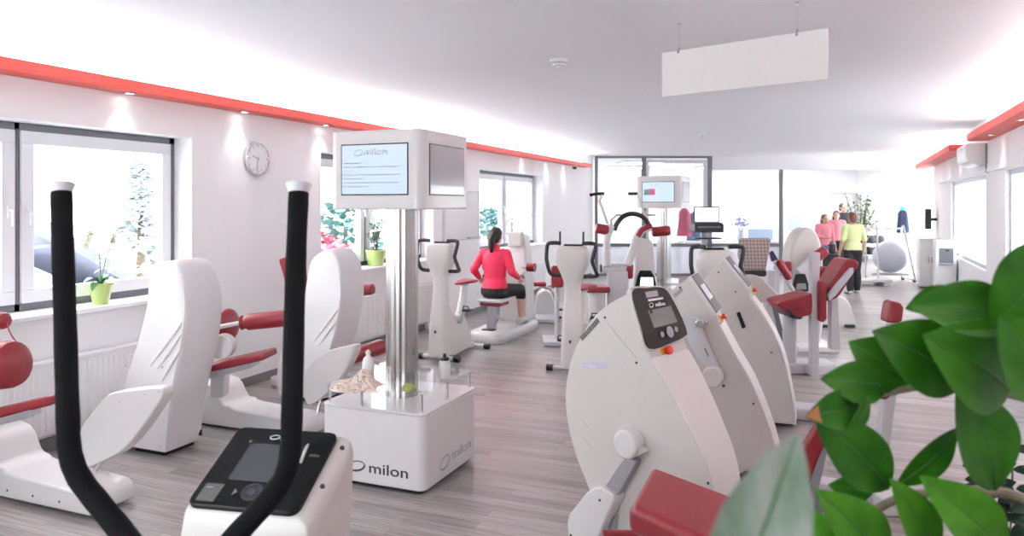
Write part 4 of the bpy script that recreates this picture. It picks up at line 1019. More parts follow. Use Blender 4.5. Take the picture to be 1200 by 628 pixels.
# display wrapped over the slanted top
ou = lambda q, o: q
c0, c1 = P1(741, 343.5), P1(757, 407.5)
L = c1 - c0; wv = nb * .31; nn = wv.cross(L).normalized(); nn = nn if nn.z > 0 else -nn
def top1(x, y, z=0): # x across (0 near edge .. 1 far edge), y down
    bulge = .012 * math.sin(math.pi * x)
    return c0 + L * y + wv * x + nn * (z + bulge)
def tp(pts, z, zz): return [[top1(x, y, z) for x, y in pts], [top1(x, y, zz) for x, y in pts]]
oc = crom([(-.02, -.02), (.30, -.05), (.72, .0), (.90, .28), (1.02, .62), (1.06, .86), (.98, .95), (.55, 1.01), (.03, 1.03), (-.02, .6)], 4)
MB().loft(tp([((x - .5) * 1.05 + .5, (y - .5) * 1.06 + .5) for x, y in oc], -.02, .006)).build('console_housing', CREAM, t, bev=.004)
pn = MB().loft(tp(oc, .004, .012)).build('display_panel', mat('bronze_black_panel', (.026, .022, .018), .25, spec=.3), t, bev=.003)
rr_ = lambda x0, y0, x1, y1: [(x0, y0), (x1, y0), (x1, y1), (x0, y1)]
MB().loft(tp([(.18, .36), (.76, .34), (.83, .66), (.22, .69)], .0115, .0128)).build('screen', SCREENG, pn)
MB().loft(tp(rr_(.22, .02, .50, .13), .0118, .0128)).build('info_label', GREY, pn)
MB().loft(tp(rr_(.24, .16, .60, .20), .0118, .0130)).build('number_label', WINK, pn)
ax_, ay_ = wv.normalized(), -L.normalized()
text('milon', .028, top1(.38, .315, .0115), ax_, ay_, WINK, pn, stretch=1.2)
ringlogo(top1(.28, .275, .0125), ax_, ay_, .017, .011, .0035, WINK, pn, gaps=12)
MB().lathe(top1(.56, .815, .0115), [(.026, 0), (.026, .002), (.012, .003), (0, .003)], 24, nn).build('dial', GREY, pn)
for x, yy in ((.36, .83), (.74, .79)): MB().lathe(top1(x, yy, .0115), [(.013, 0), (.013, .002), (0, .002)], 16, nn).build('arrow_button', GREY, pn)
q = top1(.40, 1.13, -.010); emerg(t, q, nn)
STRIPW = mat('strip_white', (.72, .71, .69), .5, var=.01)
# raised centre strip down the front rim
def strip(t, plane, near, nb, th, w0=.0, up=.012, name='rim_strip'):
    pts = [plane(u, v) for u, v in near]; rings = []
    for i, p in enumerate(pts):
        tg = (pts[min(i + 1, len(pts) - 1)] - pts[max(i - 1, 0)]).normalized(); o = tg.cross(nb).normalized(); o = o if o.dot(RT) > 0 else -o
        T_ = th; th = thz(p.z, T_)
        rings.append([p + nb * (th * .02) - o * .004, p + nb * th * .02 + o * up * .6, p + nb * th * .09 + o * up, p + nb * th * .91 + o * up, p + nb * th * .98 + o * up * .6, p + nb * th * .98 - o * .004]); th = T_
    return MB().loft(rings).build(name, STRIPW, t, ang=60)
strip(t, P1, crom([(762, 421), (780, 451), (811, 509), (833, 562), (846, 640), (850, 690)], 4, False), nb, .31)
# vents, name plate, screws on the near face
n1 = nb
vt = [(694, 391), (701, 383)]
for k in range(13):
    s = k / 12; u, v = 680.5 + 19 * s, 394 - 21 * s
    a, b = P1(u, v), P1(u + 2.9, v + 4.9); m = MB(); d = (b - a).normalized(); m.bar(a - nb * .002, b - nb * .002, .003, .006, d.cross(nb)); m.build('vent_slot', DOT, t)
pa, pb, pc = P1(683, 424), P1(711, 425), P1(683, 431)
MB().obox(pa - nb * .0015, pb - pa, pc - pa, nb * .001).build('name_plate', LILAC, t)
text('milon', .026, P1(687, 430.4) - nb * .001, (pb - pa).normalized(), UP, WINK, t, stretch=1.1)
for u, v in ((709, 372), (746, 425), (830, 566), (848, 452)):
    q = P1(u, v) if u < 800 else P1(u, v) ; MB().cyl(q - nb * .003, q + nb * .002, .006, .006, 10).build('screw', DOT, t)
sm = MB(); sm.bar(P1(709, 376) - nb * .0012, P1(746, 420) - nb * .0012, .004, .004, (P1(746, 420) - P1(709, 376)).cross(nb)); sm.build('cover_seam', LGREY, t)
# pressed grooves at lower left
for pts in (((668, 476), (682, 490), (698, 507)), ((672, 500), (688, 516), (704, 532))):
    m = MB(); m.tube([P1(u, v) + nb * .008 for u, v in crom(pts, 3, False)], [.002] + [.014] * 4 + [.004] * 2, 10); m.build('moulded_ridge', CREAM, t)
# lever
c = P1(743, 517)
MB().cyl(c + nb * .002, c - nb * .075, .066, .064, 36).build('pivot_disc', WHITE, t, bev=.014)
PLv = Pl(c - nb * .045, nb)
mb = MB(); zt(mb, PLv, [(731, 530), (738, 535), (748, 534), (756, 530), (752, 526), (740, 520)], nb * .04); mb.build('arm_collar', WHITE, t, bev=.006)
mb = MB(); zt(mb, PLv, [(733, 534), (746, 541), (721, 586), (704, 577)], nb * .035); mb.build('arm', GREY, t, bev=.004)
PL2 = Pl(c - nb * .075, nb)
mb = MB(); zt(mb, PL2, [(664, 612), (667, 602), (686, 578), (696, 571), (704, 571), (719, 580), (720, 586), (708, 612), (697, 640), (672, 640), (665, 628)], nb * .09); mb.build('arm_housing', WHITE, t, bev=.016)
for u, v in ((703, 586), (669, 627)):
    q = PL2(u, v); MB().cyl(q - nb * .003, q, .006, .006, 10).build('screw', DOT, t)
mb = MB(); zt(mb, Pl(c - nb * .02, nb), [(716, 606), (722, 604), (720, 625), (712, 660), (690, 660), (700, 630)], nb * .03); mb.build('lower_arm', GREY, t, bev=.004)
q = px(722, 632, 2.9); MB().tube([q - RT * .05, q + RT * .09], .035, 16).build('foot_roller', RED, t)
# seat
ST = .735
A, B, C = atz(736, 592, ST), atz(764, 544, ST), atz(858, 579, ST); Dd = C + (A - B) + (C - B) * .05; C = C + (C - B) * .15; Dd = Dd + (C - B) * .15
pts = [A, B, C, Dd]
mb = MB(); mb.prism([p - UP * .10 for p in pts], UP * .10); mb.build('seat', RED, t, bev=.032, seg=5)
cc = (A + B + C + Dd) / 4
MB().prism([cc + (p - cc) * .82 - UP * .13 for p in pts], UP * .032).build('seat_plate', BLACK, t, bev=.004)
MB().tube([V((cc.x, cc.y, ST - .12)), V((cc.x, cc.y, .08))], .05, 16).build('seat_post', GREY, t)
hb0 = V((*P1(785, 690).xy, .0)) + nb * .13
MB().bar(V((hb0.x, hb0.y, .05)), V((cc.x, cc.y, .05)) + (V((cc.x, cc.y, 0)) - hb0).normalized() * .3, .16, .1, UP.cross(V((cc.x, cc.y, 0)) - hb0)).build('base_beam', WHITE, t, bev=.015)

# ---- second and third housing: flat side square to the room
def housing(name_label, D, uc, apex, left, strip_near, th, con_pts, stop, seamscr):
    nb = AY.copy(); pl = Pl(px(uc, 400, D), nb)
    t = thing('curved_housing_machine', name_label, 'exercise machine', V((*px(uc, 400, D).xy, 0)))
    dome(t, crom(left, 4, False) + crom(strip_near[::-1] + [con_pts[1]], 4, False), pl, nb, th, None)
    strip(t, pl, crom(strip_near, 4, False), nb, th)
    a, b = pl(*con_pts[0]), pl(*con_pts[1]); L = b - a; wv = nb * th; nn = wv.cross(L).normalized(); nn = nn if nn.z > 0 else -nn
    q = lambda x, y, z: a + L * y + wv * x + nn * z
    rim = lambda e, z: [q(x, y, z) for x, y in ((-e, -e), (1 + e, -e), (1 + e, 1 + e * .3), (-e, 1 + e * .3))]
    MB().loft([rim(.02, -.02), rim(.02, .010)]).build('console_housing', WHITE2, t, bev=.005)
    pn = MB().loft([[q(x, y, z) for x, y in ((.0, .0), (1.0, .0), (1.0, .98), (.0, .98))] for z in (.009, .014)]).build('display_panel', GLOSSB, t, bev=.003)
    MB().loft([[q(x, y, z) for x, y in ((.18, .28), (.82, .28), (.82, .66), (.18, .66))] for z in (.0135, .0150)]).build('screen', mat('violet_screen', (.30, .26, .36), .12, coat=.6), pn)
    emerg(t, q(.35, 1.14, -.004), nn)
    for u, v in seamscr:
        s = pl(u, v); MB().cyl(s - nb * .003, s + nb * .002, .007, .007, 10).build('screw', DOT, t)
    return t, pl, nb
t, P2, nb2 = housing('second big cream curved housing, with a grey lever ending in a white disc', 4.6, 850, None,
    [(808.7, 324.4), (792, 336), (776, 351), (762, 368), (750, 392), (744, 422), (745, 455), (752, 495), (764, 535), (778, 575), (786, 600)],
    [(842, 381), (860, 414.6), (880, 450), (897, 492), (909, 530), (918, 580), (921, 603)], .26, [(808.7, 324.4), (838.8, 369)], None, ((797, 337), (883, 473), (826, 408)))
for k in range(12):
    s = k / 11; u, v = 779 + 19 * s, 353.5 - 16 * s
    a, b = P2(u, v), P2(u + 2.1, v + 3.5); d = (b - a).normalized(); MB().bar(a - nb2 * .002, b - nb2 * .002, .003, .006, d.cross(nb2)).build('vent_slot', DOT, t)
PV = Pl(P2(820, 400) - nb2 * .05, nb2)
mb = MB(); zt(mb, PV, [(790, 372), (806, 369), (830, 378), (822, 385), (842, 430), (828, 436), (806, 400)], nb2 * .035); mb.build('lever_arm', LGREY, t, bev=.006)
c = PV(835, 441); MB().cyl(c + nb2 * .05, c - nb2 * .03, .063, .062, 32).build('pivot_disc', WHITE, t, bev=.012)
c = PV(821, 378); MB().cyl(c, c - nb2 * .05, .028, .028, 18).build('lock_knob', STEEL, t, bev=.006)
a, b = PV(826, 408), PV(830, 417); MB().bar(a - nb2 * .003, b - nb2 * .003, .005, .006, RT).build('slot', DOT, t)
mb = MB(); zt(mb, Pl(P2(870, 550) - nb2 * .04, nb2), [(866, 557), (873, 553), (879, 554), (874, 560), (870, 567), (866, 564)], nb2 * .035); mb.build('cable_clip', BLACK, t, bev=.003)
# its seat on the right: red backrest, grey post
DB = 3.9
PB = Pl(px(950, 540, DB), (FW + RT * .55).normalized())
mb = MB(); zt(mb, PB, [(932, 542), (950, 511), (958, 497), (974, 478), (976, 500), (962, 532), (941, 580), (934, 578)], FW * .13 + RT * .05); mb.build('backrest', RED, t, bev=.02)
mb = MB(); zt(mb, Pl(px(955, 560, DB + .02), FW), [(961, 528), (972, 520), (956, 590), (943, 614), (938, 600)], FW * .06); mb.build('backrest_frame', GREY, t, bev=.006)
DP = 4.35; PP_ = Pl(px(1035, 480, DP), FW)
mb = MB(); zt(mb, PP_, [(1046, 378), (1060, 378), (1057, 420), (1046, 500), (1032, 592), (1016, 592), (1034, 500), (1042, 440)], FW * .08); mb.build('rear_post', LGREY, t, bev=.006)
mb = MB(); zt(mb, Pl(px(1050, 365, DP - .06), FW), [(1043, 355), (1047, 352.5), (1056, 355), (1060, 361), (1058, 376), (1054, 379), (1040, 378), (1040, 372)], FW * .09); mb.build('head_pad', RED, t, bev=.02)
mb = MB(); zt(mb, Pl(px(1035, 462, DP - .06), FW), [(1022, 448), (1046, 450), (1045, 466), (1038, 470), (1022, 462)], FW * .09); mb.build('side_pad', RED, t, bev=.02)
q = px(1026, 588, DP); MB().box(V((q.x, q.y + .1, .05)), (.16, .6, .10), RT, FW).build('foot', WHITE, t, bev=.02)
r_ = V((*px(945, 600, DB).xy, 0)); MB().bar(V((q.x, q.y, .045)), V((*P2(900, 590).xy, .045)) + nb2 * .13, .14, .09, UP.cross(V((q.x, q.y, 0)) - V((*P2(900, 590).xy, 0)))).build('base_beam', LGREY, t, bev=.012)
mb = MB(); s_ = px(955, 600, DB + .12); MB().bar(V((s_.x, s_.y, .07)), px(953, 574, DB + .1), .08, .06, RT).build('seat_post', GREY, t, bev=.006)
MB().bar(V((s_.x, s_.y, .045)), V((*(P2(912, 590) + nb2 * .13).xy, .045)), .10, .08, FW).build('base_beam', LGREY, t, bev=.01)

t, P3, nb3 = housing('third big cream curved housing, farthest of the row, with a dark slot in its side', 5.9, 880, None,
    [(849, 303), (834, 317), (822, 330), (812, 346), (804, 366), (799, 390), (799, 415), (804, 445), (812, 475), (818, 498)],
    [(880, 350), (895, 371), (911, 401), (920, 429), (926, 458), (930, 480), (931, 498)], .26, [(849, 303), (877, 338)], None, ((904, 413), (842, 319), (862, 342)))
mb = MB(); zt(mb, P3, [(863, 366.5), (867, 365), (874, 383), (870, 385)], nb3 * -.01); mb.build('dark_slot', BLACK, t)
MB().bb(P3(885, 470) * 1.0 + V((-.4, .26, -P3(885, 470).z)), P3(885, 470) + V((.75, .5, .1 - P3(885, 470).z))).build('base', LGREY, t, bev=.02)
# ============================================================ people
SKIN = mat('skin', (.60, .38, .28), .5, var=.05, sub=.1)
HAIRD = mat('dark_hair', (.02, .014, .012), .5, var=.3, nscale=40, bump=.4, bscale=120)
HAIRR = mat('auburn_hair', (.20, .08, .04), .55, var=.3, nscale=40, bump=.4, bscale=120)
HAIRG = mat('grey_brown_hair', (.16, .11, .08), .55, var=.3, nscale=40, bump=.4, bscale=120)
PINKJ = mat('neon_pink_fabric', (.86, .03, .10), .6, var=.08, nscale=5, bump=.15, bscale=30)
PINKT = mat('rose_fabric', (.85, .30, .36), .7, var=.06, bump=.15, bscale=30)  # lightened, the gym's hazy glow is put into the cloth colour
LIME = mat('pale_lime_fabric', (.66, .72, .36), .7, var=.04, bump=.15, bscale=30)
BLKF = mat('black_fabric', (.014, .014, .017), .75, var=.2, bump=.1, bscale=30)
JEAN = mat('blue_denim', (.14, .20, .40), .8, var=.2)  # denim lightened for the same hazy gym glow
SHOE = mat('pale_shoe', (.55, .55, .57), .5, var=.1)
DEYE = mat('dark_eye', (.02, .015, .012), .2); LIPS = mat('lip_tone', (.45, .14, .13), .5)
class Body:
    """joints in a local frame: x to the person's right, y ahead, z up"""
    def __init__(s, M): s.M = M; s.mb = MB()
    def P(s, p): return s.M @ V(p)
    def cap(s, mb, pts, rs, n=14):
        P = [s.P(p) for p in pts]; mb.tube(P, list(rs), n)
        for p, r in zip(P, rs): mb.ell(p, (r, r, r), 12)
    def rings(s, mb, rows, n=20):
        mb.loft([[s.P((cx + hx * math.cos(2 * math.pi * j / n), cy + hy * math.sin(2 * math.pi * j / n), z)) for j in range(n)] for cx, cy, z, hx, hy in rows])
    def ball(s, mb, c, r, n=14):
        X, Y, Z = (s.M.to_3x3() @ V(a) for a in ((1, 0, 0), (0, 1, 0), (0, 0, 1))); mb.ell(s.P(c), r, n, X, Y, Z)
    def head(s, mb, c):
        x, y, z = c
        s.ball(mb, (x, y - .008, z + .025), (.074, .092, .092), 18); s.ball(mb, (x, y + .022, z - .045), (.056, .062, .07), 16)
        s.ball(mb, (x, y + .084, z - .063 - .01), (.024, .02, .02), 10)
        s.cap(mb, [(x, y + .088, z + .02), (x, y + .104, z - .018)], [.009, .014], 8)
        for k in (-1, 1): s.ball(mb, (x + k * .076, y - .002, z - .005), (.010, .02, .032), 10)
    def hand(s, mb, w, d, side, curl=.6):
        """w wrist, d direction along the hand, side = direction of the thumb"""
        w, d, sd = V(w), V(d).normalized(), V(side); sd = (sd - d * sd.dot(d)).normalized(); nn = d.cross(sd)
        s.cap(mb, [w, w + d * .05, w + d * .085], [.024, .033, .030], 12)
        for k, (o, l) in enumerate(((.027, .066), (.009, .075), (-.010, .070), (-.027, .055))):
            b = w + d * .09 + sd * o; m1 = b + (d * math.cos(curl * .5) - nn * math.sin(curl * .5)) * l * .5; m2 = m1 + (d * math.cos(curl * 1.6) - nn * math.sin(curl * 1.6)) * l * .5
            s.cap(mb, [b, m1, m2], [.0098, .009, .008], 8)
        b = w + d * .03 + sd * .028; m1 = b + (d * .6 + sd * .7 - nn * .2).normalized() * .035; s.cap(mb, [b, m1, m1 + (d * .95 + sd * .1 - nn * .4).normalized() * .03], [.012, .010, .009], 8)
def face(b, c, t):
    x, y, z = c
    for k in (-1, 1):
        e = MB(); b.ball(e, (x + k * .03, y + .078, z + .012), (.013, .008, .007), 10); e.build('eye', DEYE, t)
    e = MB(); b.ball(e, (x, y + .084, z - .05), (.022, .008, .007), 10); e.build('mouth', LIPS, t)
def local(p, dirv):
    d = (RT * dirv[0] + FW * dirv[1]).normalized(); x = V((d.y, -d.x, 0))
    return Matrix(((x.x, d.x, 0, p.x), (x.y, d.y, 0, p.y), (0, 0, 1, p.z), (0, 0, 0, 1)))

# ---- machine under the seated woman, then the woman
wp = cw((580 - 600) / F * 9.75, 9.75); wdir = (.37, .93); M = local(wp, wdir)
t = thing('row_machine', 'white machine with oval foot and tall display tower that the woman in pink sits on', 'exercise machine', wp)
def L3(x, y, z): return M @ V((x, y, z))
LX, LY = (M.to_3x3() @ V((1, 0, 0))), (M.to_3x3() @ V((0, 1, 0)))
oval = crom([(-.22, -.36), (.0, -.42), (.22, -.36), (.25, 0), (.27, .55), (.24, 1.0), (.0, 1.16), (-.24, 1.0), (-.27, .55), (-.25, 0)], 3)
MB().loft([[L3(x, y, 0) for x, y in oval], [L3(x * 1.03, y * 1.02, .03) for x, y in oval], [L3(x, y, .10) for x, y in oval], [L3(x * .86, y * .93, .135) for x, y in oval]]).build('base', WHITE, t, ang=50)
MB().bar(L3(0, -.12, .12), L3(0, -.10, .47), .11, .08, LX).build('seat_post', GREY, t, bev=.01)
MB().box(L3(0, -.20, .115), (.17, .10, .07), LX, LY).build('post_foot', BLACK, t, bev=.008)
MB().box(L3(0, -.02, .46), (.30, .30, .05), LX, LY).build('seat_shell', RED, t, bev=.02)
MB().box(L3(0, -.02, .505), (.34, .34, .045), LX, LY).build('seat', LGREY, t, bev=.018)
tw = [(-.17, .62, .12), (.17, .62, .12), (.19, 1.0, .12), (-.19, 1.0, .12)]
MB().loft([[L3(x * k, y0, z) for x, y0 in ((-1, .62 + dy), (1, .62 + dy), (1, 1.0), (-1, 1.0))] for k, dy, z in ((.20, 0, .12), (.19, .02, .6), (.17, .08, .85), (.15, .14, 1.1), (.12, .17, 1.28), (.10, .18, 1.34))]).build('tower', WHITE, t, bev=.03)
MB().loft([[L3(x + .0, y, z) for x, z in ((-.10, 1.16), (.10, 1.16), (.11, 1.37), (-.11, 1.37))] for y in (.70, .80)]).build('display_housing', CREAM, t, bev=.02)
MB().obox(L3(-.085, .697, 1.2), LX * .17, UP * .13, LY * .004).build('screen', mat('pale_screen', (.62, .64, .58), .2), t)
for k in (-1, 1):
    MB().tube([L3(k * .16, .66, .80), L3(k * .24, .45, .78), L3(k * .25, .33, .78)], .022, 10).build('arm', GREY, t)
    MB().tube([L3(k * .25, .36, .78), L3(k * .25, .22, .78)], .03, 12).build('grip', BLACK, t)
    MB().tube([L3(k * .27, .50, .90), L3(k * .38, .50, .90)], .06, 14).build('side_pad', RED, t)
    MB().tube([L3(k * .14, .66, .88), L3(k * .28, .50, .90)], .02, 10).build('pad_arm', GREY, t)
B = Body(M); mb = MB()
w = thing('person', 'seated person with dark ponytail and bright pink jacket, seen from behind on a machine', 'person', wp)
sz = .535
B.rings(mb, [(0, -.02, sz + .01, .13, .10), (0, -.02, sz + .06, .17, .125), (0, -.02, sz + .13, .172, .12), (0, 0, sz + .25, .135, .095), (0, .0, sz + .36, .145, .10), (0, .0, sz + .47, .165, .105), (0, .0, sz + .56, .165, .095), (0, .0, sz + .62, .10, .07)])
hc = (0, .05, sz + .80)
B.cap(mb, [(0, .0, sz + .58), (0, .015, sz + .66), (0, .03, sz + .74)], [.062, .052, .052]); B.head(mb, hc)
arms = {-1: [(-.165, 0, sz + .575), (-.285, -.05, sz + .36), (-.285, .13, sz + .235)], 1: [(.165, 0, sz + .575), (.25, -.02, sz + .34), (.255, .20, sz + .25)]}
for k in (-1, 1):
    a = arms[k]; B.cap(mb, [(k * .12, 0, sz + .58), a[0], a[1]], [.06, .056, .043]); B.cap(mb, a[1:], [.043, .029])
    d = V(a[2]) - V(a[1]); B.hand(mb, V(a[2]) + d.normalized() * .01, d, (-k * .6, .1, .6), 1.0)
    hip, kn, an = (k * .085, .0, sz + .085), (k * .20, .40, sz + .07), (k * .20, .43, .235)
    B.cap(mb, [hip, kn], [.088, .06]); B.cap(mb, [kn, (k * .20, .435, .40), an], [.06, .054, .036]); B.cap(mb, [an, (k * .20, .40, .185), (k * .215, .56, .165)], [.036, .036, .03])
remesh(mb, 'body', SKIN, w, .0085)
mb = MB()
B.rings(mb, [(0, -.02, sz + .10, .185, .138), (0, -.01, sz + .17, .17, .128), (0, 0, sz + .25, .148, .108), (0, 0, sz + .36, .157, .112), (0, 0, sz + .47, .178, .118), (0, 0, sz + .56, .178, .108), (0, 0, sz + .625, .11, .08)])
B.cap(mb, [(0, 0, sz + .59), (0, .012, sz + .66)], [.07, .062])
for k in (-1, 1):
    a = arms[k]; B.cap(mb, [(k * .12, 0, sz + .58), a[0], a[1]], [.068, .065, .053]); B.cap(mb, [a[1], V(a[1]).lerp(V(a[2]), .93)], [.053, .038])
jk = remesh(mb, 'jacket', PINKJ, w, .0085, 3)
mb = MB(); B.rings(mb, [(0, -.02, sz + .005, .15, .115), (0, -.02, sz + .06, .187, .14), (0, -.02, sz + .13, .182, .134)])
for k in (-1, 1): B.cap(mb, [(k * .085, .0, sz + .085), (k * .198, .385, sz + .072)], [.102, .078]); B.cap(mb, [(k * .198, .39, sz + .072), (k * .20, .425, sz - .02)], [.078, .072])
remesh(mb, 'shorts', BLKF, w, .0085, 3)
mb = MB(); x, y, z = hc
B.ball(mb, (x, y - .022, z + .035), (.084, .095, .096), 18); B.ball(mb, (x, y - .05, z - .02), (.07, .07, .08), 14)
B.cap(mb, [(x, y - .11, z + .02), (x - .005, y - .155, z - .05), (x - .01, y - .15, z - .14), (x - .015, y - .125, z - .215)], [.04, .048, .042, .018])
remesh(mb, 'hair', HAIRD, w, .0085, 2)
face(B, hc, w)
for k in (-1, 1):
    mb = MB(); B.cap(mb, [(k * .20, .375, .19), (k * .205, .46, .182), (k * .217, .585, .168)], [.045, .046, .036]); B.rings(mb, [(k * .20, .37, .137, .045, .05), (k * .20, .38, .16, .045, .05)]); remesh(mb, 'shoe', SHOE, w, .0085, 2)

# ---- standing people
def stander(p, dirv, h, label, top, legs, hair, hairlong=False, gest=0, sleeves=.45):
    s = h / 1.68; M = local(V((p.x, p.y, 0)), dirv) @ Matrix.Scale(s, 4); B = Body(M); w = thing('person', label, 'person', V((p.x, p.y, 0))); mb = MB()
    B.rings(mb, [(0, 0, .80, .13, .10), (0, -.01, .88, .168, .12), (0, -.005, .95, .165, .115), (0, .01, 1.06, .138, .095), (0, .01, 1.18, .15, .105), (0, .005, 1.30, .17, .105), (0, 0, 1.38, .16, .09), (0, 0, 1.43, .09, .065)])
    hc = (0, .03, 1.555); B.cap(mb, [(0, 0, 1.40), (0, .01, 1.46), (0, .02, 1.52)], [.06, .052, .052]); B.head(mb, hc)
    A = {}
    for k in (-1, 1):
        sh = (k * .17, 0, 1.375)
        el, wr = ((k * .235, -.03, 1.10), (k * .245, .07, .86)) if not (gest and k == gest) else ((k * .24, .05, 1.12), (k * .16, .28, 1.10))
        A[k] = (sh, el, wr); B.cap(mb, [(k * .12, 0, 1.385), sh, el], [.058, .055, .042]); B.cap(mb, [el, wr], [.042, .028]); d = V(wr) - V(el); B.hand(mb, V(wr) + d.normalized() * .01, d, (-k * .3, 1, .2), .7)
        y = .06 * k; hip, kn, an = (k * .088, 0, .86), (k * .10, y * .6 + .02, .47), (k * .105, y - .03, .085)
        B.cap(mb, [hip, kn], [.09, .056]); B.cap(mb, [kn, (k * .103, y * .7 - .02, .33), an], [.056, .055, .036]); B.cap(mb, [an, (k * .105, y - .02, .05), (k * .12, y + .14, .035)], [.036, .036, .03])
    remesh(mb, 'body', SKIN, w, .011, 3)
    mb = MB(); B.rings(mb, [(0, 0, .90, .185, .138), (0, 0, .98, .178, .13), (0, .01, 1.07, .158, .115), (0, .01, 1.18, .166, .12), (0, .005, 1.30, .184, .12), (0, 0, 1.385, .17, .10), (0, 0, 1.435, .085, .07)])
    for k in (-1, 1):
        sh, el, wr = A[k]; B.cap(mb, [(k * .12, 0, 1.385), sh, V(sh).lerp(V(el), min(1, sleeves * 2))], [.068, .068, .058])
        if sleeves > .5: B.cap(mb, [el, V(el).lerp(V(wr), .9)], [.052, .04])
    remesh(mb, 'shirt', top, w, .011, 3)
    mb = MB(); B.rings(mb, [(0, 0, .80, .145, .112), (0, -.01, .88, .18, .132), (0, 0, .96, .172, .125)])
    for k in (-1, 1):
        y = .06 * k; B.cap(mb, [(k * .088, 0, .86), (k * .10, y * .6 + .02, .47), (k * .103, y * .7 - .015, .33), (k * .105, y - .03, .10)], [.106, .082, .078, .062])
    remesh(mb, 'trousers', legs, w, .011, 3)
    mb = MB(); x, y, z = hc; B.ball(mb, (x, y - .022, z + .035), (.086, .094, .098), 18); B.ball(mb, (x, y - .05, z - .03), (.074, .062, .07), 14)
    if hairlong: B.cap(mb, [(x - .05, y - .05, z - .03), (x - .06, y - .05, z - .14)], [.045, .035]); B.cap(mb, [(x + .05, y - .05, z - .03), (x + .06, y - .05, z - .14)], [.045, .035])
    remesh(mb, 'hair', hair, w, .011, 2)
    face(B, hc, w)
    for k in (-1, 1):
        yy = .06 * k; mb = MB(); B.cap(mb, [(k * .105, yy - .05, .048), (k * .108, yy + .02, .045), (k * .12, yy + .155, .036)], [.044, .045, .034]); remesh(mb, 'shoe', SHOE, w, .011, 2)
    return w
stander(cw((999.5 - 600) / F * 14.6, 14.6), (-.05, 1), 1.60, 'short-haired person in pale lime shirt and black trousers standing with back turned', LIME, BLKF, HAIRR)
stander(cw((966 - 600) / F * 17.2, 17.2), (.15, -1), 1.53, 'person in rose top and blue jeans facing this way, left of the lime-shirted person', PINKT, JEAN, HAIRG, True, 1, .9)
stander(cw((980 - 600) / F * 18.6, 18.6), (-.3, -1), 1.60, 'person in rose top partly hidden behind the other one, before the mirror', PINKT, BLKF, HAIRD, True, 0, .9)
stander(cw((987 - 600) / F * 20.6, 20.6), (.2, -1), 1.80, 'tall person in black clothes standing close to the gym mirror', BLKF, BLKF, HAIRD, False, 0, .9)
# ============================================================ ceiling things
ZCI = ZC
p = px(655, 74, 1.2 * F / 166)
p = V((*atz(655, 70, ZC).xy, ZC))
def detector(p, r, label):
    t = thing('smoke_detector', label, 'smoke detector', p, None)
    MB().lathe(p, [(0, -.0005), (r, -.0005), (r, -.018), (r * .95, -.022), (0, -.022)], 28).build('base', WHITE, t)
    MB().lathe(p, [(0, -.022), (r * .8, -.022), (r * .72, -.048), (r * .5, -.056), (0, -.058)], 28).build('head', WHITE, t)
    MB().lathe(p, [(r * .81, -.027), (r * .815, -.029), (r * .79, -.034), (r * .78, -.032)], 28).build('vent_ring', DGREY, t)
detector(p, .075, 'round white smoke detector on the ceiling left of the hanging sign')
detector(V((*atz(823, 157, ZC).xy, ZC)), .06, 'small white smoke detector far back on the ceiling below the hanging sign')
a, b = cw(1.015, 4.99), cw(1.829, 4.285)
d = (b - a).normalized(); nrm_ = d.cross(UP)
zt_, zb_ = 2.77, 2.475
t = thing('hanging_sign', 'blank white sign board hanging from the ceiling on two wires', 'sign', V((*((a + b) / 2).xy, ZC)))
MB().obox(a + UP * zb_, b - a, nrm_ * .012, UP * (zt_ - zb_)).build('board', mat('sign_white', (.80, .80, .78), .45, var=.01), t, bev=.002)
for s in (.115, .835):
    q = a.lerp(b, s) + nrm_ * .006; cl = MB(); cl.cyl(q + UP * (zt_ - .018), q + UP * (zt_ + .022), .008, .008, 14); co = cl.build('clip', STEEL, t)
    cl = MB(); cl.cyl(q - nrm_ * .012 + UP * (zt_ - .012), q + nrm_ * .012 + UP * (zt_ - .012), .009, .009, 12); cl.build('clamp_screw', STEEL, co)
    MB().tube([q + UP * (zt_ + .02), q + UP * ZC], .0012, 6).build('wire', STEEL, t)
    MB().cyl(q + UP * (ZC - .012), q + UP * ZC, .012, .012, 12).build('ceiling_anchor', STEEL, t)

# ============================================================ right wall things
y0, y1 = 12.0, 12.95
t = thing('air_conditioner', 'white wall-mounted air conditioner between the two red ledges', 'air conditioner', rwp(12.45, 2.3, .1))
mb = MB(); prof = [(.0, 2.32), (.12, 2.30), (.24, 2.36), (.27, 2.43), (.27, 2.58), (.25, 2.61), (0, 2.61)]
mb.prism([rwp(y0, z, o + .0008) for o, z in prof], RW * (y1 - y0)); mb.build('case', WHITE2, t, bev=.012)
mb = MB(); p0 = rwp(y0 + .06, 2.317, .13); mb.obox(p0, RW * (y1 - y0 - .12), (rwp(y0, 2.358, .235) - rwp(y0, 2.317, .13)), UP * -.006 + RN * .003); mb.build('air_flap', GREY, t)
for k in range(2): rbox(MB(), y0 + .05, y1 - .05, 2.47 + .05 * k, 2.473 + .05 * k, .2705, .2725).build('front_groove', LGREY, t)
rbox(MB(), y0 + .3, y0 + .5, 2.54, 2.56, .2705, .2725).build('badge', GREY, t)
mb = MB(); mb.tube([rwp(11.95, 2.60, .03), rwp(11.95, 2.2, .03), rwp(11.95, 2.2, .002)], .009, 8); mb.build('pipe', DGREY, t)
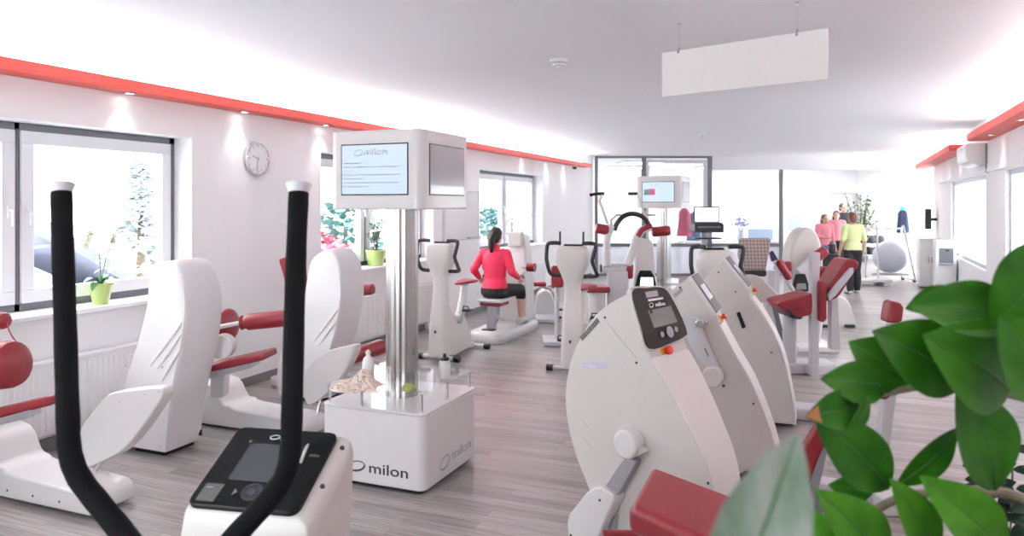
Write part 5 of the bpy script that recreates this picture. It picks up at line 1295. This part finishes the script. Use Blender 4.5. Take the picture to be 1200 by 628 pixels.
# speaker and white cabinets near the opening
q = rwp(18.6, 1.45, 0)
t = thing('wall_speaker', 'small black speaker on a bracket at the end of the right wall', 'speaker', q)
mb = MB(); rbox(mb, 18.45, 18.75, 1.22, 1.66, .12, .23); mb.build('case', BLACK, t, bev=.01)
mb = MB(); rbox(mb, 18.57, 18.63, 1.4, 1.46, .0008, .125); mb.build('bracket', BLACK, t)
q = rwp(17.9, 0, .3)
t = thing('storage_cabinet', 'tall pale storage cabinet standing against the right wall by the opening', 'cabinet', q)
mb = MB(); rbox(mb, 17.5, 18.3, .05, 1.05, .02, .42); mb.build('body', WHITE2, t, bev=.01)
mb = MB(); rbox(mb, 17.55, 18.25, 0, .05, .05, .4); mb.build('plinth', DGREY, t)
for k in range(2):
    mb = MB(); p0 = rwp(17.4965, .08, .03 + .2 * k); mb.obox(p0, RN * .185, UP * .94, -RW * .012 + RW * .0); dr = mb.build('door', WHITE2, t, bev=.003)
    mb = MB(); mb.obox(rwp(17.482, .55, .19 + .06 * k), RN * .012, UP * .12, -RW * .012); mb.build('handle', DGREY, dr)
q = rwp(15.2, 0, .3)
t = thing('water_dispenser', 'white water dispenser standing at the right wall before the opening', 'water dispenser', q)
mb = MB(); rbox(mb, 15.05, 15.38, .0, 1.12, .03, .36); mb.build('body', WHITE2, t, bev=.02)
mb = MB(); p0 = rwp(15.049, .72, .08); mb.obox(p0, RN * .22, UP * .26, -RW * .004); mb.build('niche', DGREY, t)
mb = MB(); p0 = rwp(15.045, .93, .15); mb.obox(p0, RN * .05, UP * .03, -RW * .05); mb.build('tap', BLACK, t, bev=.005)
mb = MB(); p0 = rwp(15.047, .70, .09); mb.obox(p0, RN * .2, UP * .02, -RW * .08); mb.build('drip_tray', GREY, t, bev=.004)

# ============================================================ rear gym
def gthing(name, label, cat, u, d, group=None): return thing(name, label, cat, cw((u - 600) / F * d, d), group)
MIR = mat('mirror_silver', (.88, .88, .88), .03, metal=1.0, var=0.0)
PM = Pl(FW * (BD - .03), FW)
t = gthing('wall_mirror', 'large framed mirror on the back wall of the rear gym', 'mirror', 994, BD - .03)
mb = MB(); zt(mb, PM, [(964, 228), (1025, 228), (1025, 306), (964, 306)], FW * .028); mb.build('mirror_glass', MIR, t)
mb = MB()
for q in ([(962, 226), (1027, 226), (1027, 228), (962, 228)], [(962, 306), (1027, 306), (1027, 308), (962, 308)], [(962, 226), (964, 226), (964, 308), (962, 308)], [(1025, 226), (1027, 226), (1027, 308), (1025, 308)]): zt(mb, PM, [(u, v) for u, v in q], FW * -.02)
mb.build('frame', LGREY, t)
# window / door frames on the gym back wall
t = MB()
for q in ([(704, 207), (729, 207), (729, 210), (704, 210)], [(704, 207), (707, 207), (707, 282), (704, 282)], [(726, 207), (729, 207), (729, 282), (726, 282)]): zt(t, PM, q, FW * .025)
o = t.build('door_1', LGREY, None); o['kind'] = 'structure'
mb = MB(); zt(mb, PM, [(707, 210), (726, 210), (726, 290), (707, 290)], FW * .025); mb.build('door_leaf', mat('pale_blue_door', (.62, .68, .74), .4), o)
t = MB()
for q in ([(867, 237), (897, 237), (897, 239), (867, 239)], [(867, 237), (869, 237), (869, 300), (867, 300)], [(895, 237), (897, 237), (897, 300), (895, 300)]): zt(t, PM, q, FW * .025)
o = t.build('door_2', LGREY, None); o['kind'] = 'structure'
mb = MB(); zt(mb, PM, [(869, 239), (895, 239), (895, 304), (869, 304)], FW * .025); mb.build('door_leaf', WALL, o)
# desk behind the glass with a light blue monitor back, coats on a stand
t = gthing('desk', 'long white desk standing behind the glass partition', 'desk', 850, 19.6)
mb = MB(); dbox(mb, 4.3, 7.0, 19.3, 19.9, .76, .80); mb.build('desk_top', WHITE2, t, bev=.005)
for l in (4.35, 6.9): dbox(MB(), l, l + .05, 19.35, 19.85, 0, .76).build('leg', LGREY, t, bev=.004)
q = cw((891 - 600) / F * 19.6, 19.6, .80)
t = thing('computer_monitor', 'pale blue back of a computer monitor on the desk behind the glass', 'monitor', q)
mb = MB(); zt(mb, Pd(19.55), [(877, 268), (906, 268), (906, 281.5), (877, 281.5)], FW * .04); mb.build('monitor_case', mat('sky_blue_plastic', (.45, .58, .72), .4), t, bev=.01)
dbox(MB(), q.dot(RT) - .03, q.dot(RT) + .03, 19.62, 19.66, .80, .9).build('stand', LGREY, t); dbox(MB(), q.dot(RT) - .13, q.dot(RT) + .13, 19.55, 19.75, .80, .812).build('foot', LGREY, t)
q = cw((868 - 600) / F * 19.6, 19.6, .80)
t = thing('flower_vase', 'vase with lilac flowers on the desk behind the glass', 'vase', q)
MB().lathe(q, [(0, 0), (.09, 0), (.11, .1), (.07, .24), (.09, .28), (.07, .28), (.05, .24), (0, .2)], 20).build('vase', mat('pale_vase', (.6, .62, .7), .3), t)
LIL = mat('lilac_petal', (.30, .30, .62), .6, var=.2); f = MB(); r5 = random.Random(4)
for k in range(34):
    a, e = r5.uniform(0, 6.28), r5.uniform(.1, 1.3); c = q + UP * .38 + V((math.cos(a) * math.cos(e), math.sin(a) * math.cos(e), math.sin(e))) * r5.uniform(.1, .24)
    f.ell(c, (.035, .035, .03), 8)
tag(f.build('flowers', LIL, t), kind='stuff')
f = MB()
for k in range(8):
    a = k * .8; f.tube([q + UP * .2, q + UP * .45 + V((math.cos(a), math.sin(a), 0)) * .13], .006, 5)
f.build('stems', LEAFG, t)
# coats
q = cw((801 - 600) / F * 19.0, 19.0)
t = thing('coat_stand', 'chrome coat stand behind the glass right of the far kiosk', 'coat stand', q)
MB().tube([q, q + UP * 1.72], .016, 10).build('pole', STEEL, t); MB().lathe(q, [(0, 0), (.2, 0), (.2, .02), (.03, .04), (0, .04)], 24).build('foot', STEEL, t)
for k in range(4):
    a = k * math.pi / 2 + .3; dr = RT * math.cos(a) + FW * math.sin(a); MB().tube([q + UP * 1.66, q + UP * 1.70 + dr * .12, q + UP * 1.76 + dr * .14], .009, 8).build('hook', STEEL, t)
def coat(c, wd, ht, m, label):
    mb = MB(); rows = []
    for i, (s, w_, dp) in enumerate(((0, .25, .05), (.08, .6, .09), (.2, .8, .11), (.5, .85, .12), (.8, 1.0, .13), (1, 1.05, .12))):
        rows.append([c - UP * ht * s + RT * (wd * w_ * .5 * math.cos(a) * (1 + .08 * math.sin(5 * a + s * 4))) + FW * (dp * math.sin(a) * (1 + .15 * math.sin(4 * a))) for a in [2 * math.pi * j / 28 for j in range(28)]])
    o = mb.loft(rows).build('jacket', m, None, ang=80); return tag(o, label, 'jacket')
coat(px(802, 243.5, 18.85), .36, .72, mat('rose_jacket', (.62, .12, .20), .8, var=.25, nscale=12), 'rose jacket hanging on the coat stand behind the glass')
coat(px(814, 248, 19.15), .40, .75, mat('slate_blue_jacket', (.16, .28, .45), .8, var=.25, nscale=12), 'slate blue jacket hanging on the coat stand beside the rose one')
# dumbbell rack with dumbbells
dd = 19.0
t = gthing('dumbbell_rack', 'white two-tier dumbbell rack in the gym right of the lime-shirted person', 'rack', 1022, dd)
l0, l1 = (1002 - 600) / F * dd, (1040 - 600) / F * dd
zr = [px(1010, 285, dd).z, px(1010, 298, dd).z]
for z in zr: dbox(MB(), l0, l1, dd - .18, dd + .18, z - .03, z).build('shelf', WHITE2, t, bev=.004)
for l in (l0, l1 - .05): dbox(MB(), l, l + .05, dd - .16, dd + .16, .0, zr[0]).build('leg', WHITE2, t, bev=.004)
k = 0
for r_i, z in enumerate(zr):
    for u in (1009, 1019, 1029):
        r_ = .10 if r_i == 0 else .094; c = cw((u - 600) / F * dd, dd, z + r_)
        o = thing('dumbbell', '%s black dumbbell from the left on the %s shelf of the white rack' % (('first', 'middle', 'last')[k % 3], ('upper', 'lower')[r_i]), 'dumbbell', V((c.x, c.y, z)), 'black dumbbells on the white rack')
        MB().cyl(c - FW * .08, c + FW * .08, .017, .017, 10).build('handle', STEEL, o)
        for s in (-1, 1): MB().lathe(c + FW * s * .07, [(0, 0), (r_, 0), (r_, .07), (r_ * .8, .08), (0, .08)], 18, FW * s).build('weight', BLACK, o)
        k += 1
# gym ball, low platform, cable machine
c = px(1043, 303, 17.0); rb = c.z if False else .38
q = cw((1043 - 600) / F * 17.0, 17.0)
BAL = mat('pale_blue_rubber', (.58, .64, .72), .4, coat=.2, var=.02)
t = thing('ball_stand', 'white tubular frame on wheels carrying the pale gym ball', 'stand', q)
for s in (-1, 1):
    MB().tube([q + RT * s * .42 + UP * .06 - FW * .3, q + RT * s * .42 + UP * .06 + FW * .3, q + RT * s * .42 + UP * 1.2 + FW * .3, q + RT * s * .30 + UP * 1.28 - FW * .0, q + RT * s * .42 + UP * .06 - FW * .3], .022, 10).build('side_frame', WHITE2, t)
    for dd_ in (-.25, .25): MB().cyl(q + RT * (s * .42 - .02) + FW * dd_ + UP * .04, q + RT * (s * .42 + .02) + FW * dd_ + UP * .04, .04, .04, 16).build('wheel', BLACK, t)
MB().tube([q - RT * .42 + UP * .16, q + RT * .42 + UP * .16], .03, 10).build('cross_bar', WHITE2, t)
MB().tube([q - RT * .42 + UP * 1.2 + FW * .3, q + RT * .42 + UP * 1.2 + FW * .3], .022, 10).build('cross_bar', WHITE2, t)
o = MB().ell(q + UP * (.19 + .37), (.37, .37, .37), 36).build('gym_ball', BAL); tag(o, 'large pale blue gym ball resting in the white wheeled frame', 'ball')
q = cw((1014 - 600) / F * 16.2, 16.2)
t = thing('aerobic_step', 'low white exercise platform on the gym floor beside the lime-shirted person', 'step platform', q)
MB().box(q + UP * .11, (.95, .5, .06), RT, FW).build('top', WHITE2, t, bev=.02)
for s in (-1, 1): MB().box(q + UP * .04 + RT * s * .36, (.12, .46, .08), RT, FW).build('foot', LGREY, t, bev=.01)
q = cw((1055 - 600) / F * 19.6, 19.6)
t = thing('cable_machine', 'tall white cable machine at the right end of the rear gym', 'exercise machine', q)
for l in (-.45, .45): MB().box(q + RT * l + UP * 1.1, (.07, .1, 2.2), RT, FW).build('upright', WHITE2, t, bev=.008)
MB().box(q + UP * 2.16, (.97, .1, .08), RT, FW).build('top_beam', WHITE2, t, bev=.008); MB().box(q + UP * .03, (1.0, .7, .06), RT, FW).build('base', WHITE2, t, bev=.008)
for k in range(8): MB().box(q + RT * -.36 + UP * (.12 + .075 * k), (.1, .3, .07), RT, FW).build('weight_plate', DGREY, t, bev=.004)
MB().tube([q + RT * .1 + UP * 2.1, q + RT * .1 + UP * 1.5], .006, 6).build('cable', BLACK, t)
hd_ = MB().tube([q + RT * -.1 + UP * 1.46, q + RT * .1 + UP * 1.5, q + RT * .3 + UP * 1.46], .016, 8).build('pull_bar', STEEL, t)
o = coat(q + UP * 1.62 - FW * .22 - RT * .05, .30, .6, mat('navy_jacket', (.015, .022, .06), .8, var=.3, nscale=12), 'navy jacket with teal collar hanging on the cable machine')
MB().lathe(q + UP * 1.60 - FW * .22 - RT * .05, [(.05, 0), (.07, .02), (.06, .1), (.04, .1)], 16).build('collar', mat('teal_fabric', (.08, .45, .48), .7), o)
# white stationary trainer behind the glass at the left
q = cw((930 - 600) / F * 21.5, 21.5)
t = thing('weight_stack_machine', 'pale weight stack machine against the gym wall left of the mirror', 'exercise machine', q)
for l in (-.3, .3): MB().box(q + RT * l + UP * .95, (.06, .1, 1.9), RT, FW).build('upright', LGREY, t, bev=.008)
MB().box(q + UP * 1.88, (.66, .1, .06), RT, FW).build('top_beam', LGREY, t, bev=.006); MB().box(q + UP * .03, (.8, .9, .06), RT, FW).build('base', LGREY, t, bev=.006)
for k in range(9): MB().box(q + UP * (.1 + .075 * k), (.34, .16, .07), RT, FW).build('weight_plate', GREY, t, bev=.004)
MB().box(q + UP * 1.25 - FW * .12, (.34, .1, .5), RT, FW).build('backrest', mat('pale_blue_vinyl', (.4, .5, .62), .5), t, bev=.03)
# tall leafy plant before the mirror
q = cw((1008 - 600) / F * 23.0, 23.0)
t = thing('indoor_tree', 'bushy green indoor tree in a pot beside the gym mirror', 'plant', q)
MB().lathe(q, [(0, 0), (.2, 0), (.27, .42), (.24, .42), (.22, .36), (0, .36)], 24).build('pot', DGREY, t); MB().lathe(q, [(0, .355), (.222, .355), (.2, .38), (0, .385)], 20).build('soil', SOIL, t)
st = MB(); f = MB(); r6 = random.Random(11)
for k in range(22):
    a, rr6, hh = r6.uniform(0, 6.28), r6.uniform(.2, .6), r6.uniform(1.2, 2.1); e = q + V((math.cos(a) * rr6, math.sin(a) * rr6 * .7, hh)); m_ = q + V((math.cos(a) * .08, math.sin(a) * .08, .9))
    st.tube([q + UP * .36, m_, e], [.016, .01, .004], 6)
    for j in range(16):
        b = m_.lerp(e, .15 + .85 * j / 15); an = r6.uniform(0, 6.28); leafmb(f, b, b + V((math.cos(an) * .15, math.sin(an) * .15, r6.uniform(-.1, .06))), UP, .06, .1, 4)
st.build('stems', BARK, t); tag(f.build('foliage', LEAFG, t), kind='stuff')

# ============================================================ outside the windows
ROOF = mat('slate_roof', (.20, .21, .27), .8, var=.1); RENDER = mat('pale_render', (.8, .8, .85), .9)
def outp(u, v, x): return PX(x)(u, v)
t = thing('neighbour_house', 'house with a long sloping grey roof outside the first window', 'house', V((-14.5, 9.5, -.5)))
o1, o2 = PX(-14.0)(34, 243), PX(-14.0)(200, 352)
mb = MB(); mb.prism([o1, o2, o2 - UP * .22, o1 - UP * .3], V((-5, 0, 0))); mb.build('roof', ROOF, t)
mb = MB(); mb.prism([V((-14.4, o1.y - 3.5, -.5)), V((-14.4, o2.y - 1.2, -.5)), V((-14.4, o2.y - 1.2, o2.z + .1)), V((-14.4, o1.y, o1.z - 1.0)), V((-14.4, o1.y - 3.5, .6))], V((-4, 0, 0))); mb.build('wall', RENDER, t)
mb = MB(); mb.prism([V((-14.42, o1.y - 3.6, .62)), V((-14.42, o1.y + 1.4, .95)), V((-14.42, o1.y + 1.4, 1.02)), V((-14.42, o1.y - 3.6, .70))], V((.12, 0, 0))); mb.build('gutter', ROOF, t)
def outtree(name, label, p, h, r, m, seed, cone=False, n=260):
    t = thing(name, label, 'bush' if name == 'bush' else 'tree', p, 'trees and bushes outside the windows'); MB().tube([p, p + UP * h * .8], [.12, .04], 8).build('trunk', BARK, t)
    f = MB(); rr = random.Random(seed)
    for k in range(n):
        s = rr.random() ** .8; a = rr.uniform(0, 6.28)
        if cone: z = h * (.15 + .85 * s); R_ = r * (1.02 - s) * rr.uniform(.5, 1)
        else: z = h * (.35 + .65 * s); R_ = r * math.sqrt(max(.03, 1 - (2 * s - 1) ** 2)) * rr.uniform(.4, 1)
        b = p + V((math.cos(a) * R_, math.sin(a) * R_, z)); an = rr.uniform(0, 6.28)
        leafmb(f, b, b + V((math.cos(an), math.sin(an), rr.uniform(-.7, .5))) * (.11 * h ** .5 * 1.5), UP, .11 * h ** .5, .1, 4)
    tag(f.build('foliage', m, t), kind='stuff')
TEAL = mat('teal_bush', (.12, .27, .25), .8, var=.3); REDB = mat('red_bush', (.50, .12, .18), .8, var=.3); PALT = mat('haze_pale_tree', (.52, .57, .58), .9, var=.2)  # foliage colours paled, outdoor haze and glare put into the colour
def ground(q): return V((q.x, q.y, -.5))
outtree('conifer', 'haze-pale conifer outside the first window at its right side', ground(PX(-13.0)(165, 330)), 3.1, .75, PALT, 1, True, 420)
outtree('bush', 'teal leafy bush outside the second window, right of the red one', ground(PX(-8.5)(405, 300)), 2.3, .95, TEAL, 2, False, 420)
outtree('bush', 'red-leaved bush outside the second window, low at its left', ground(PX(-8.0)(372, 300)), 1.75, .75, REDB, 3, False, 420)
outtree('tree', 'haze-pale tree outside the third window behind the person in pink', ground(PX(-10.0)(600, 260)), 2.4, 1.0, PALT, 5, False, 420)
outtree('tree', 'haze-pale teal tree left outside the third window', ground(PX(-9.0)(572, 260)), 2.1, .8, TEAL, 6, False, 420)
# lawn outside that carries trees and house
mb = MB(); mb.bb((-30, -6, -.62), (-5.42, 30, -.5)); o = struct('ground', mb, mat('pale_gravel', (.55, .55, .57), .9, var=.1, nscale=3))

# ============================================================ plants close to the camera
def gloss_leaf(name, c1, c2, rough=.3):
    m = bpy.data.materials.new(name); m.use_nodes = True; nt = m.node_tree; b = nt.nodes['Principled BSDF']
    tc = nt.nodes.new('ShaderNodeTexCoord'); nz = nt.nodes.new('ShaderNodeTexNoise'); nz.inputs['Scale'].default_value = 22; nz.inputs['Detail'].default_value = 3
    rp = nt.nodes.new('ShaderNodeValToRGB'); rp.color_ramp.elements[0].position = .35; rp.color_ramp.elements[0].color = (*c1, 1); rp.color_ramp.elements[1].position = .68; rp.color_ramp.elements[1].color = (*c2, 1)
    nt.links.new(tc.outputs['Object'], nz.inputs['Vector']); nt.links.new(nz.outputs['Fac'], rp.inputs['Fac']); nt.links.new(rp.outputs['Color'], b.inputs['Base Color'])
    b.inputs['Roughness'].default_value = max(rough, .42); b.inputs['Specular IOR Level'].default_value = .22
    b.inputs['Transmission Weight'].default_value = 0; b.inputs['Subsurface Weight'].default_value = .15; b.inputs['Subsurface Radius'].default_value = (.002, .006, .001)
    return m
ZZ = gloss_leaf('glossy_leaf', (.014, .095, .003), (.030, .140, .006)); ZZL = gloss_leaf('young_leaf', (.035, .17, .006), (.06, .23, .012)); MID = mat('leaf_midrib', (.03, .12, .02), .4)
STEM = mat('grey_brown_stalk', (.20, .17, .12), .6, var=.3, nscale=60, bump=.3, bscale=150)
TIPB = mat('brown_leaf_tip', (.34, .12, .03), .6)
def bigleaf(t, base, tip, wpx, db, dt, m=ZZ, roll=0.0, bow=.10, fold=.16, shape=.95, tipm=None):
    b, e = px(*base, db), px(*tip, dt); d = e - b; L = d.length; dn = d.normalized()
    up = (-FW + UP * .25 + RT * roll).normalized(); side = dn.cross(up).normalized(); nn = side.cross(dn).normalized()
    W = wpx / F * (db + dt) / 2; N = 16; K = 8; top = []; bot = []
    for i in range(N + 1):
        s = i / N; hw = W * .5 * max(.012, (math.sin(math.pi * min(1, s ** shape * .985 + .012))) ** .8 * (1 - .25 * s ** 6)); c = b + d * s + nn * bow * L * math.sin(math.pi * s * .9)
        rw = []
        for j in range(K + 1):
            q = j / K * 2 - 1; rw.append(c + side * hw * q + nn * (fold * hw * (abs(q) ** 1.3) + .03 * hw * math.sin(q * 7 + s * 5)))
        top.append(rw)
    mb = MB()
    rings = [r + [p - nn * .0011 for p in reversed(r)] for r in top]; mb.loft(rings)
    lf = mb.build('leaf', m, t, ang=70)
    MB().tube([top[i][K // 2] + nn * .0004 for i in range(0, N + 1, 2)], [.0016 * (1 - .8 * i / N) for i in range(0, N + 1, 2)], 6).build('midrib', MID, lf)
    if tipm:
        mt = MB(); mt.loft([[p + nn * .0006 for p in r[1:-1]] + [p - nn * .0018 for p in reversed(r[1:-1])] for r in top[-4:]]); mt.build('withered_tip', tipm, lf)
    return lf
# planter trough that carries them, below the frame
TR = cw(.62, .98)
t = thing('planter_trough', 'long grey planter trough below the leaves close to the camera', 'planter', V((TR.x, TR.y, 0)))
MB().box(V((TR.x, TR.y, .53)), (1.35, .34, 1.06), RT, FW).build('body', DGREY, t, bev=.01)
MB().box(V((TR.x, TR.y, 1.065)), (1.27, .27, .012), RT, FW).build('soil', SOIL, t)
zz = thing('glossy_houseplant', 'glossy green leafy houseplant reaching into the photo at the lower right', 'plant', V((TR.x, TR.y, 1.07)))
r0 = cw(.80, .98, 1.07)
MB().tube([V(q) for q in crom([tuple(r0), tuple(px(1270, 600, 1.0)), tuple(px(1225, 485, 1.0)), tuple(px(1180, 461, 1.0)), tuple(px(1130, 452, 1.0)), tuple(px(1085, 453, 1.0)), tuple(px(1050, 458, .99)), tuple(px(1018, 466, .98)), tuple(px(988, 472, .97))], 4, False)], [.010] * 9 + [.0062] * 12 + [.0048] * 7 + [.0035] * 5, 10).build('stalk', STEM, zz)
MB().tube([V(q) for q in crom([tuple(r0 + RT * -.03), tuple(px(1250, 640, 1.02)), tuple(px(1205, 588, 1.05)), tuple(px(1160, 576, 1.06)), tuple(px(1110, 577, 1.06)), tuple(px(1060, 582, 1.06)), tuple(px(1022, 602, 1.06)), tuple(px(1005, 640, 1.05))], 4, False)], [.010] * 5 + [.0075] * 12 + [.006] * 12, 10).build('stalk', STEM, zz)
MB().tube([V(q) for q in crom([tuple(r0 + RT * .03), tuple(px(1290, 520, 1.0)), tuple(px(1255, 400, .98)), tuple(px(1215, 365, .97)), tuple(px(1180, 366, .97))], 4, False)], .005, 10).build('stalk', STEM, zz)
LV = [((1240, 282), (1160, 384), 92, .94, .95, ZZ, .1), ((1195, 368), (1062, 358), 66, .97, .96, ZZ, -.1), ((1125, 342), (1060, 362), 34, .99, 1.0, ZZ, .2),
      ((1184, 458), (1078, 392), 108, .98, .94, ZZ, 0), ((1130, 448), (1020, 388), 88, .99, .98, ZZ, .1), ((1070, 450), (993, 400), 64, 1.0, 1.0, ZZ, -.1),
      ((1040, 452), (960, 444), 50, .99, .97, ZZ, .2), ((1236, 466), (1168, 370), 100, .93, .92, ZZ, -.1),
      ((1042, 572), (948, 478), 66, 1.03, .99, ZZ, -.15), ((1052, 568), (1120, 500), 40, 1.04, 1.06, ZZ, .5), ((1167, 574), (1118, 446), 84, 1.03, 1.02, ZZ, .1),
      ((1094, 655), (1040, 559), 52, 1.04, 1.0, ZZL, .1), ((1178, 645), (1074, 556), 66, 1.03, .99, ZZL, -.1), ((1040, 660), (952, 572), 66, 1.03, .98, ZZL, .1),
      ((1022, 578), (970, 568), 30, 1.07, 1.08, ZZ, .3), ((970, 665), (930, 588), 58, 1.0, .97, ZZL, 0), ((1018, 464), (990, 508), 24, .96, .95, ZZ, .8)]
for (b, e, w_, d0, d1, m_, ro) in LV: bigleaf(zz, b, e, w_, d0, d1, m_, ro)
bigleaf(zz, (1010, 474), (943, 488), 46, .98, .95, ZZ, .1, tipm=TIPB)
lf = bigleaf(zz, (1222, 680), (1204, 440), 56, .62, .60, ZZL, 0)
MB().tube([r0 + RT * .06, px(1290, 800, .75), px(1222, 680, .62)], .005, 8).build('stalk', STEM, zz)
# variegated leaf, very near and out of focus
VAR = bpy.data.materials.new('variegated_leaf'); VAR.use_nodes = True; nt = VAR.node_tree; bb = nt.nodes['Principled BSDF']
tc = nt.nodes.new('ShaderNodeTexCoord'); nz = nt.nodes.new('ShaderNodeTexNoise'); nz.inputs['Scale'].default_value = 28; nz.inputs['Detail'].default_value = 5
mp = nt.nodes.new('ShaderNodeMapping'); mp.inputs['Scale'].default_value = (1, 1, .35); nt.links.new(tc.outputs['Object'], mp.inputs[0]); nt.links.new(mp.outputs[0], nz.inputs['Vector'])
rp = nt.nodes.new('ShaderNodeValToRGB'); rp.color_ramp.elements[0].position = .36; rp.color_ramp.elements[0].color = (.09, .18, .11, 1); rp.color_ramp.elements[1].position = .56; rp.color_ramp.elements[1].color = (.27, .33, .285, 1)
nt.links.new(nz.outputs['Fac'], rp.inputs[0]); nt.links.new(rp.outputs[0], bb.inputs['Base Color']); bb.inputs['Roughness'].default_value = .4
q = cw(.16, .92, 1.07)
t = thing('variegated_plant', 'blurred pale striped leaf rising close to the camera at the bottom edge', 'plant', q)
bigleaf(t, (840, 752), (934, 506), 108, .48, .50, VAR, -.1, bow=.05)
MB().tube([q, px(850, 900, .62), px(840, 752, .48)], .006, 8).build('stalk', LEAFG, t)
# dark small-leaved plant behind
DKL = gloss_leaf('dark_leaf', (.006, .022, .012), (.02, .05, .028), .35)
q = onfl(1176, 0.0 + 240 + 1520.75 / 2.1); 
t = thing('dark_leaved_plant', 'small dark-leaved plant in a grey pot on the floor at the right edge', 'plant', q)
MB().lathe(q, [(0, 0), (.13, 0), (.17, .35), (.15, .35), (.14, .3), (0, .3)], 26).build('pot', DGREY, t); MB().lathe(q, [(0, .29), (.142, .29), (.13, .31), (0, .315)], 20).build('soil', SOIL, t)
r8 = random.Random(8); f = MB(); st = MB()
for k in range(15):
    e = px(r8.uniform(1135, 1225), r8.uniform(505, 625), r8.uniform(1.95, 2.2)); m_ = q.lerp(e, .5) + UP * .1
    pth = crom([tuple(q + UP * .3), tuple(m_), tuple(e)], 5, False); st.tube([V(p) for p in pth], [.005] * 6 + [.003] * 5, 6)
    for j in range(6, 11):
        b = V(pth[j])
        for s in (-1, 1):
            an = r8.uniform(-.5, .5); leafmb(f, b, b + (RT * s * math.cos(an) + UP * math.sin(an) * .8 - FW * .3).normalized() * r8.uniform(.05, .075), (-FW + UP).normalized(), .03, .1, 6)
st.build('stems', BARK, t); tag(f.build('foliage', DKL, t), kind='stuff')
